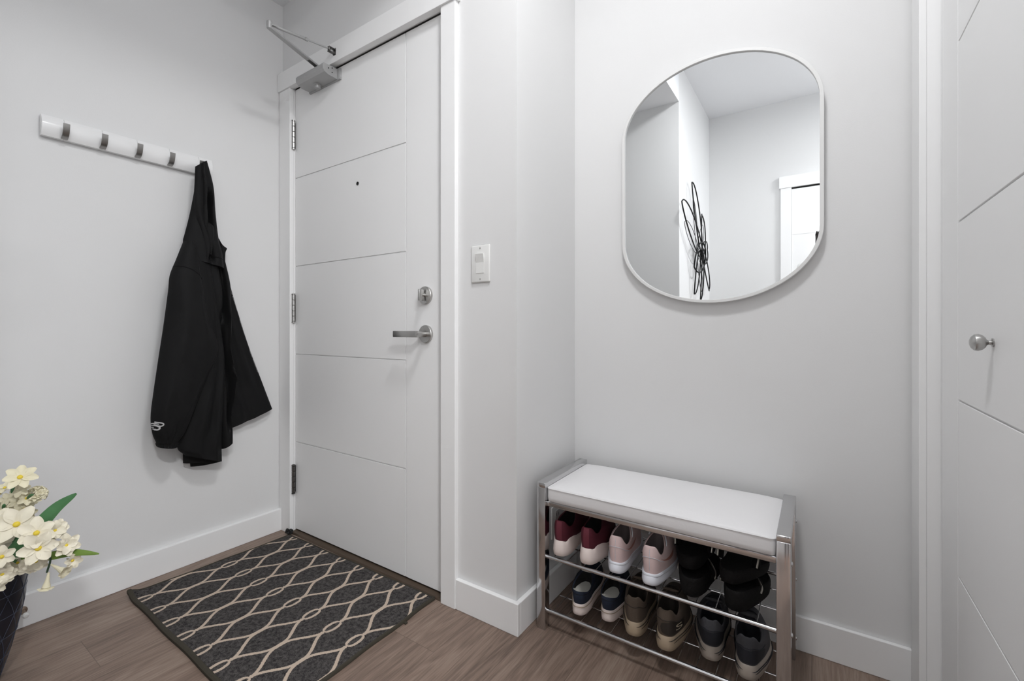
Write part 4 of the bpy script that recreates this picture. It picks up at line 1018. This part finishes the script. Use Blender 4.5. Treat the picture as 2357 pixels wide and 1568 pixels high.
# middle big freesia
g2 = empty('flower_spray', (VX, VY, 0.12), 0, 'artificial white freesia spray with yellow throats, spilling right over the vase rim', 'flower', 'artificial flowers in the vase')
bm = B()
tip = at_d(112, 1300, 1.16)
tube(bm, spline([VR, at_d(10, 1300, 1.2), at_d(60, 1262, 1.18), at_d(100, 1265, 1.17), at_d(116, 1285, 1.16), at_d(108, 1318, 1.16)], 24), 0.0022, 8); obj('stem', bm, M_stem, g2)
for (u_, v_, dd_, R_, cu, lay, ddv) in [(84, 1228, 1.15, 0.042, 0.45, 1, (-.05, 0, 0.25)), (88, 1262, 1.14, 0.044, 0.55, 1, (0.05, 0, -0.05)), (124, 1222, 1.19, 0.034, 0.75, 2, (0.6, 0.5, 0.3)), (150, 1256, 1.18, 0.033, 0.80, 2, (0.7, 0.6, 0.15)), (84, 1290, 1.16, 0.032, 0.8, 2, (0, 0, -0.5)), (165, 1290, 1.19, 0.025, 1.0, 1, (0.7, 0.6, -0.4)), (55, 1262, 1.20, 0.038, 0.8, 1, (-.2, 0, 0.2))]:
    c = at_d(u_, v_, dd_); blossom(g2, c, cam_dir(c)+Vector(ddv), R_*0.93, 6, cu, M_pet, True, 0.34, lay, 0.02)
for (u0, v0, u1, v1) in ((112, 1318, 106, 1352), (118, 1300, 148, 1316)):
    a = at_d(u0, v0, 1.16); b = at_d(u1, v1, 1.155); d = (b-a).normalized()
    bm = B(); tube(bm, [a, a.lerp(b, 0.55), b], [0.0022, 0.0045, 0.009], 10); obj('bud_tube', bm, M_pet2, g2); blossom(g2, b-d*0.004, d, 0.019, 5, 1.0, M_pet2, False, 0.45)
g3 = empty('flower_spray', (VX, VY, 0.12), 0, 'artificial white freesia spray leaning left, cut by the picture edge', 'flower', 'artificial flowers in the vase')
bm = B(); tube(bm, spline([VR+Vector((-0.02, 0, 0)), at_d(-20, 1290, 1.2), at_d(20, 1220, 1.18)], 16), 0.0026, 8); obj('stem', bm, M_stem, g3)
for (u_, v_, dd_, R_, cu, lay, ddv) in [(38, 1208, 1.16, 0.048, 0.45, 1, (0, 0, 0.25)), (5, 1205, 1.17, 0.044, 0.6, 2, (-.2, 0, 0.3)), (-5, 1240, 1.17, 0.044, 0.6, 2, (-.2, 0, 0.1)), (4, 1282, 1.12, 0.030, 0.7, 1, (0.1, 0, 0)), (40, 1295, 1.19, 0.038, 0.9, 2, (0.1, 0, -0.1)), (5, 1320, 1.13, 0.034, 0.9, 2, (0.1, 0, -0.4)), (62, 1300, 1.19, 0.028, 0.9, 2, (0.2, 0, -0.4)), (-8, 1345, 1.13, 0.026, 0.8, 1, (0, 0, -0.3))]:
    c = at_d(u_, v_, dd_); blossom(g3, c, cam_dir(c)+Vector(ddv), R_*0.93, 6, cu, M_pet, True, 0.34, lay)
lf = empty('leaf_spray', (VX, VY, 0.12), 0, 'long green strap leaves rising out of the dark vase among the flowers', 'leaves')
leaf(lf, [VR, at_d(20, 1290, 1.17), at_d(80, 1222, 1.17), at_d(128, 1170, 1.19), at_d(176, 1136, 1.21)], 0.0170, M_leaf, 0.18)
leaf(lf, [VR+Vector((-0.02, 0, 0)), at_d(-10, 1310, 1.19), at_d(12, 1270, 1.185), at_d(45, 1232, 1.185)], 0.012, M_leaf, 0.2)
leaf(lf, [VR, at_d(35, 1295, 1.19), at_d(110, 1281, 1.185), at_d(170, 1272, 1.19), at_d(228, 1275, 1.2)], 0.0105, M_leaf2, 0.1)
for (u0, v0, u1, v1) in ((32, 1120, 26, 1135), (62, 1148, 78, 1138), (8, 1172, 10, 1160)):
    leaf(lf, [at_d(u0, v0, 1.19), at_d((u0+u1)/2, (v0+v1)/2-2, 1.185), at_d(u1, v1, 1.185)], 0.0035, M_leaf)

# ------------------------------------------------------------------ wire flower on the hall wall (seen in the mirror)
M_wire = mat('black_wire', (26, 26, 28), 0.45, 0.6)
wa = empty('wire_wall_art', (XJ+0.03, -0.52, 1.55), 0, 'black looped wire flower sculpture hung on the hall wall, seen in the mirror', 'wall art')
def wl(pts, r, dx, nm='loop'):
    """closed loop through (y, z) points on the wall, standing off it"""
    P = [Vector((XJ+0.012+dx*(0.4+0.6*math.sin(PI*i/len(pts))), p[0], p[1])) for i, p in enumerate(pts)]
    bm = B(); tube(bm, P, r, 8, closed=True); obj(nm, bm, M_wire, wa, 60)
def ell(y0, z0, y1, z1, wd, r, dx=0.03):
    """elongated loop between two end points"""
    a, b = Vector((y0, z0)), Vector((y1, z1)); c = (a+b)/2; h_ = (b-a)/2; n_ = Vector((-h_.y, h_.x)).normalized()*wd
    wl([(c+h_*math.cos(t)+n_*math.sin(t)) for t in [2*PI*i/48 for i in range(48)]], r, dx)
#WIRES
hub = (-0.53, 1.54)
ell(hub[0], hub[1], -0.33, 2.05, 0.085, 0.0048, 0.05)
ell(hub[0]-0.03, hub[1]-0.02, -0.02, 1.84, 0.095, 0.0048, 0.05)
ell(hub[0], hub[1], -0.66, 1.87, 0.080, 0.0048, 0.06)
ell(hub[0]+0.02, hub[1]-0.02, -0.90, 1.62, 0.090, 0.0048, 0.05)
ell(hub[0]+0.04, hub[1]+0.03, -0.95, 1.28, 0.060, 0.0048, 0.06)
ell(hub[0]-0.02, hub[1]+0.04, -0.36, 1.42, 0.110, 0.0055, 0.07)
ell(hub[0]+0.02, hub[1]+0.02, -0.42, 1.22, 0.060, 0.0048, 0.04)
ell(hub[0], hub[1], -0.58, 1.17, 0.045, 0.0048, 0.06)
ell(hub[0], hub[1]+0.02, -0.15, 1.72, 0.07, 0.0022, 0.02)
ell(hub[0], hub[1], -0.80, 1.80, 0.07, 0.0022, 0.02)
ell(hub[0], hub[1], -0.42, 1.95, 0.05, 0.0022, 0.02)
ell(hub[0], hub[1], -0.74, 1.26, 0.06, 0.0022, 0.02)
ell(hub[0], hub[1], -0.80, 1.55, 0.06, 0.0022, 0.02)

# ------------------------------------------------------------------ photographer behind the camera (a sliver shows in the mirror)
M_skin = mat('skin', (205, 160, 136), 0.55, var=0.04); M_hair = mat('dark_hair', (34, 26, 22), 0.6, var=0.5, nscale=300, bump=0.5, bscale=900)
M_shirt = mat('white_shirt', (232, 232, 230), 0.8); M_trs = mat('black_trousers', (30, 30, 34), 0.8); M_shoe = mat('dark_socks', (40, 40, 44), 0.8)
PXc, PYc = 0.095, -0.47
pe_ = empty('person', (PXc, PYc, 0), 0, 'person with dark hair and white shirt standing behind the camera, glimpsed in the mirror', 'person')
def skin(name, verts, edges, m, par, sub=2, root=0):
    me = bpy.data.meshes.new(name); me.from_pydata([Vector(v[:3])+Vector((PXc, PYc, 0))-Vector((PXc, PYc, 0)) for v in verts], edges, []); me.materials.append(m)
    o = bpy.data.objects.new(name, me); COL.objects.link(o); o.parent = par
    md = o.modifiers.new('skin', 'SKIN'); md.use_smooth_shade = True
    if not me.skin_vertices: pass
    lay = me.skin_vertices[0].data if len(me.skin_vertices) else None
    if lay is not None:
        for i, v in enumerate(verts): lay[i].radius = (v[3], v[4] if len(v) > 4 else v[3]); lay[i].use_root = (i == root)
    sb_ = o.modifiers.new('sub', 'SUBSURF'); sb_.levels = sub; sb_.render_levels = sub
    return o
body_v = [(0, 0, 0.93, 0.13, 0.10), (0, 0, 1.10, 0.115, 0.09), (0, 0, 1.28, 0.145, 0.10), (0, 0, 1.385, 0.07, 0.06), (0, 0.005, 1.43, 0.05), (0, 0.012, 1.50, 0.062, 0.075), (0, 0.015, 1.575, 0.074, 0.092), (0, 0.01, 1.63, 0.06, 0.075),
          (-0.165, 0, 1.355, 0.052), (-0.205, -0.02, 1.09, 0.040), (-0.190, 0.10, 0.90, 0.030), (-0.185, 0.13, 0.85, 0.022, 0.034),
          (0.165, 0, 1.355, 0.052), (0.205, -0.02, 1.09, 0.040), (0.190, 0.10, 0.90, 0.030), (0.185, 0.13, 0.85, 0.022, 0.034),
          (-0.095, 0, 0.86, 0.085), (-0.105, 0.01, 0.50, 0.056), (-0.105, -0.01, 0.10, 0.038), (-0.115, 0.11, 0.035, 0.036, 0.028),
          (0.095, 0, 0.86, 0.085), (0.105, 0.01, 0.50, 0.056), (0.105, -0.01, 0.10, 0.038), (0.115, 0.11, 0.035, 0.036, 0.028)]
ed_ = [(0, 1), (1, 2), (2, 3), (3, 4), (4, 5), (5, 6), (6, 7), (2, 8), (8, 9), (9, 10), (10, 11), (2, 12), (12, 13), (13, 14), (14, 15), (0, 16), (16, 17), (17, 18), (18, 19), (0, 20), (20, 21), (21, 22), (22, 23)]
for s_ in (-1, 1):
    b0 = 11 if s_ < 0 else 15
    for k in range(4):
        i0 = len(body_v); x = s_*0.185; y0 = 0.115+0.018*k
        body_v += [(x+s_*0.002, y0+0.012, 0.822, 0.0095), (x-s_*0.006, y0+0.022, 0.790-0.003*(k-1.5)**2, 0.0088), (x-s_*0.016, y0+0.026, 0.768, 0.008)]
        ed_ += [(b0, i0), (i0, i0+1), (i0+1, i0+2)]
    i0 = len(body_v); body_v += [(s_*0.170, 0.155, 0.850, 0.011), (s_*0.160, 0.172, 0.825, 0.0095), (s_*0.156, 0.178, 0.803, 0.0085)]; ed_ += [(b0, i0), (i0, i0+1), (i0+1, i0+2)]
bo = skin('body', body_v, ed_, M_skin, pe_, 2)
sv = [(0, 0, 0.98, 0.150, 0.118), (0, 0, 1.12, 0.130, 0.105), (0, 0, 1.28, 0.158, 0.115), (0, 0, 1.375, 0.085, 0.075), (-0.165, 0, 1.357, 0.064), (-0.205, -0.018, 1.10, 0.053), (-0.193, 0.085, 0.93, 0.043), (0.165, 0, 1.357, 0.064), (0.205, -0.018, 1.10, 0.053), (0.193, 0.085, 0.93, 0.043), (0, 0, 0.88, 0.152, 0.120)]
skin('shirt', sv, [(0, 1), (1, 2), (2, 3), (2, 4), (4, 5), (5, 6), (2, 7), (7, 8), (8, 9), (0, 10)], M_shirt, pe_)
tv = [(0, 0, 0.92, 0.142, 0.112), (-0.095, 0, 0.84, 0.098), (-0.105, 0.01, 0.50, 0.072), (-0.105, -0.008, 0.09, 0.060), (0.095, 0, 0.84, 0.098), (0.105, 0.01, 0.50, 0.072), (0.105, -0.008, 0.09, 0.060)]
skin('trousers', tv, [(0, 1), (1, 2), (2, 3), (0, 4), (4, 5), (5, 6)], M_trs, pe_)
hv = [(0, -0.012, 1.665, 0.070, 0.080), (0, -0.050, 1.60, 0.084, 0.060), (0, -0.060, 1.50, 0.085, 0.045), (-0.055, -0.045, 1.40, 0.035), (0.055, -0.045, 1.40, 0.035), (-0.070, -0.005, 1.58, 0.026), (0.070, -0.005, 1.58, 0.026), (-0.074, 0.0, 1.48, 0.022), (0.074, 0.0, 1.48, 0.022)]
skin('hair', hv, [(0, 1), (1, 2), (2, 3), (2, 4), (0, 5), (0, 6), (5, 7), (6, 8)], M_hair, pe_)
for s_ in (-1, 1):
    bm = B(); t_ = B(); bmesh.ops.create_uvsphere(t_, u_segments=16, v_segments=10, radius=0.0115); bmesh.ops.translate(t_, verts=t_.verts[:], vec=(s_*0.031, 0.090, 1.578)); merge(bm, t_); obj('eye', bm, M_plastic, pe_, 60, world=False)
    bm = B(); t_ = B(); bmesh.ops.create_uvsphere(t_, u_segments=12, v_segments=8, radius=0.0055); bmesh.ops.translate(t_, verts=t_.verts[:], vec=(s_*0.031, 0.0985, 1.578)); merge(bm, t_); obj('pupil', bm, M_black, pe_, 60, world=False)
    bm = B(); tube(bm, spline([(s_*0.016, 0.100, 1.597), (s_*0.032, 0.100, 1.602), (s_*0.048, 0.090, 1.596)], 8), 0.003, 6); obj('eyebrow', bm, M_hair, pe_, 60, world=False)
bm = B(); tube(bm, [(0, 0.098, 1.580), (0, 0.112, 1.556), (0, 0.104, 1.544)], [0.006, 0.012, 0.009], 12); obj('nose', bm, M_skin, pe_, 60, world=False)
bm = B(); tube(bm, spline([(-0.024, 0.090, 1.514), (0, 0.101, 1.511), (0.024, 0.090, 1.514)], 10), [0.002]+[0.0045]*8+[0.002], 8); obj('lips', bm, mat('lips', (176, 104, 96), 0.5), pe_, 60, world=False)
#APPEND
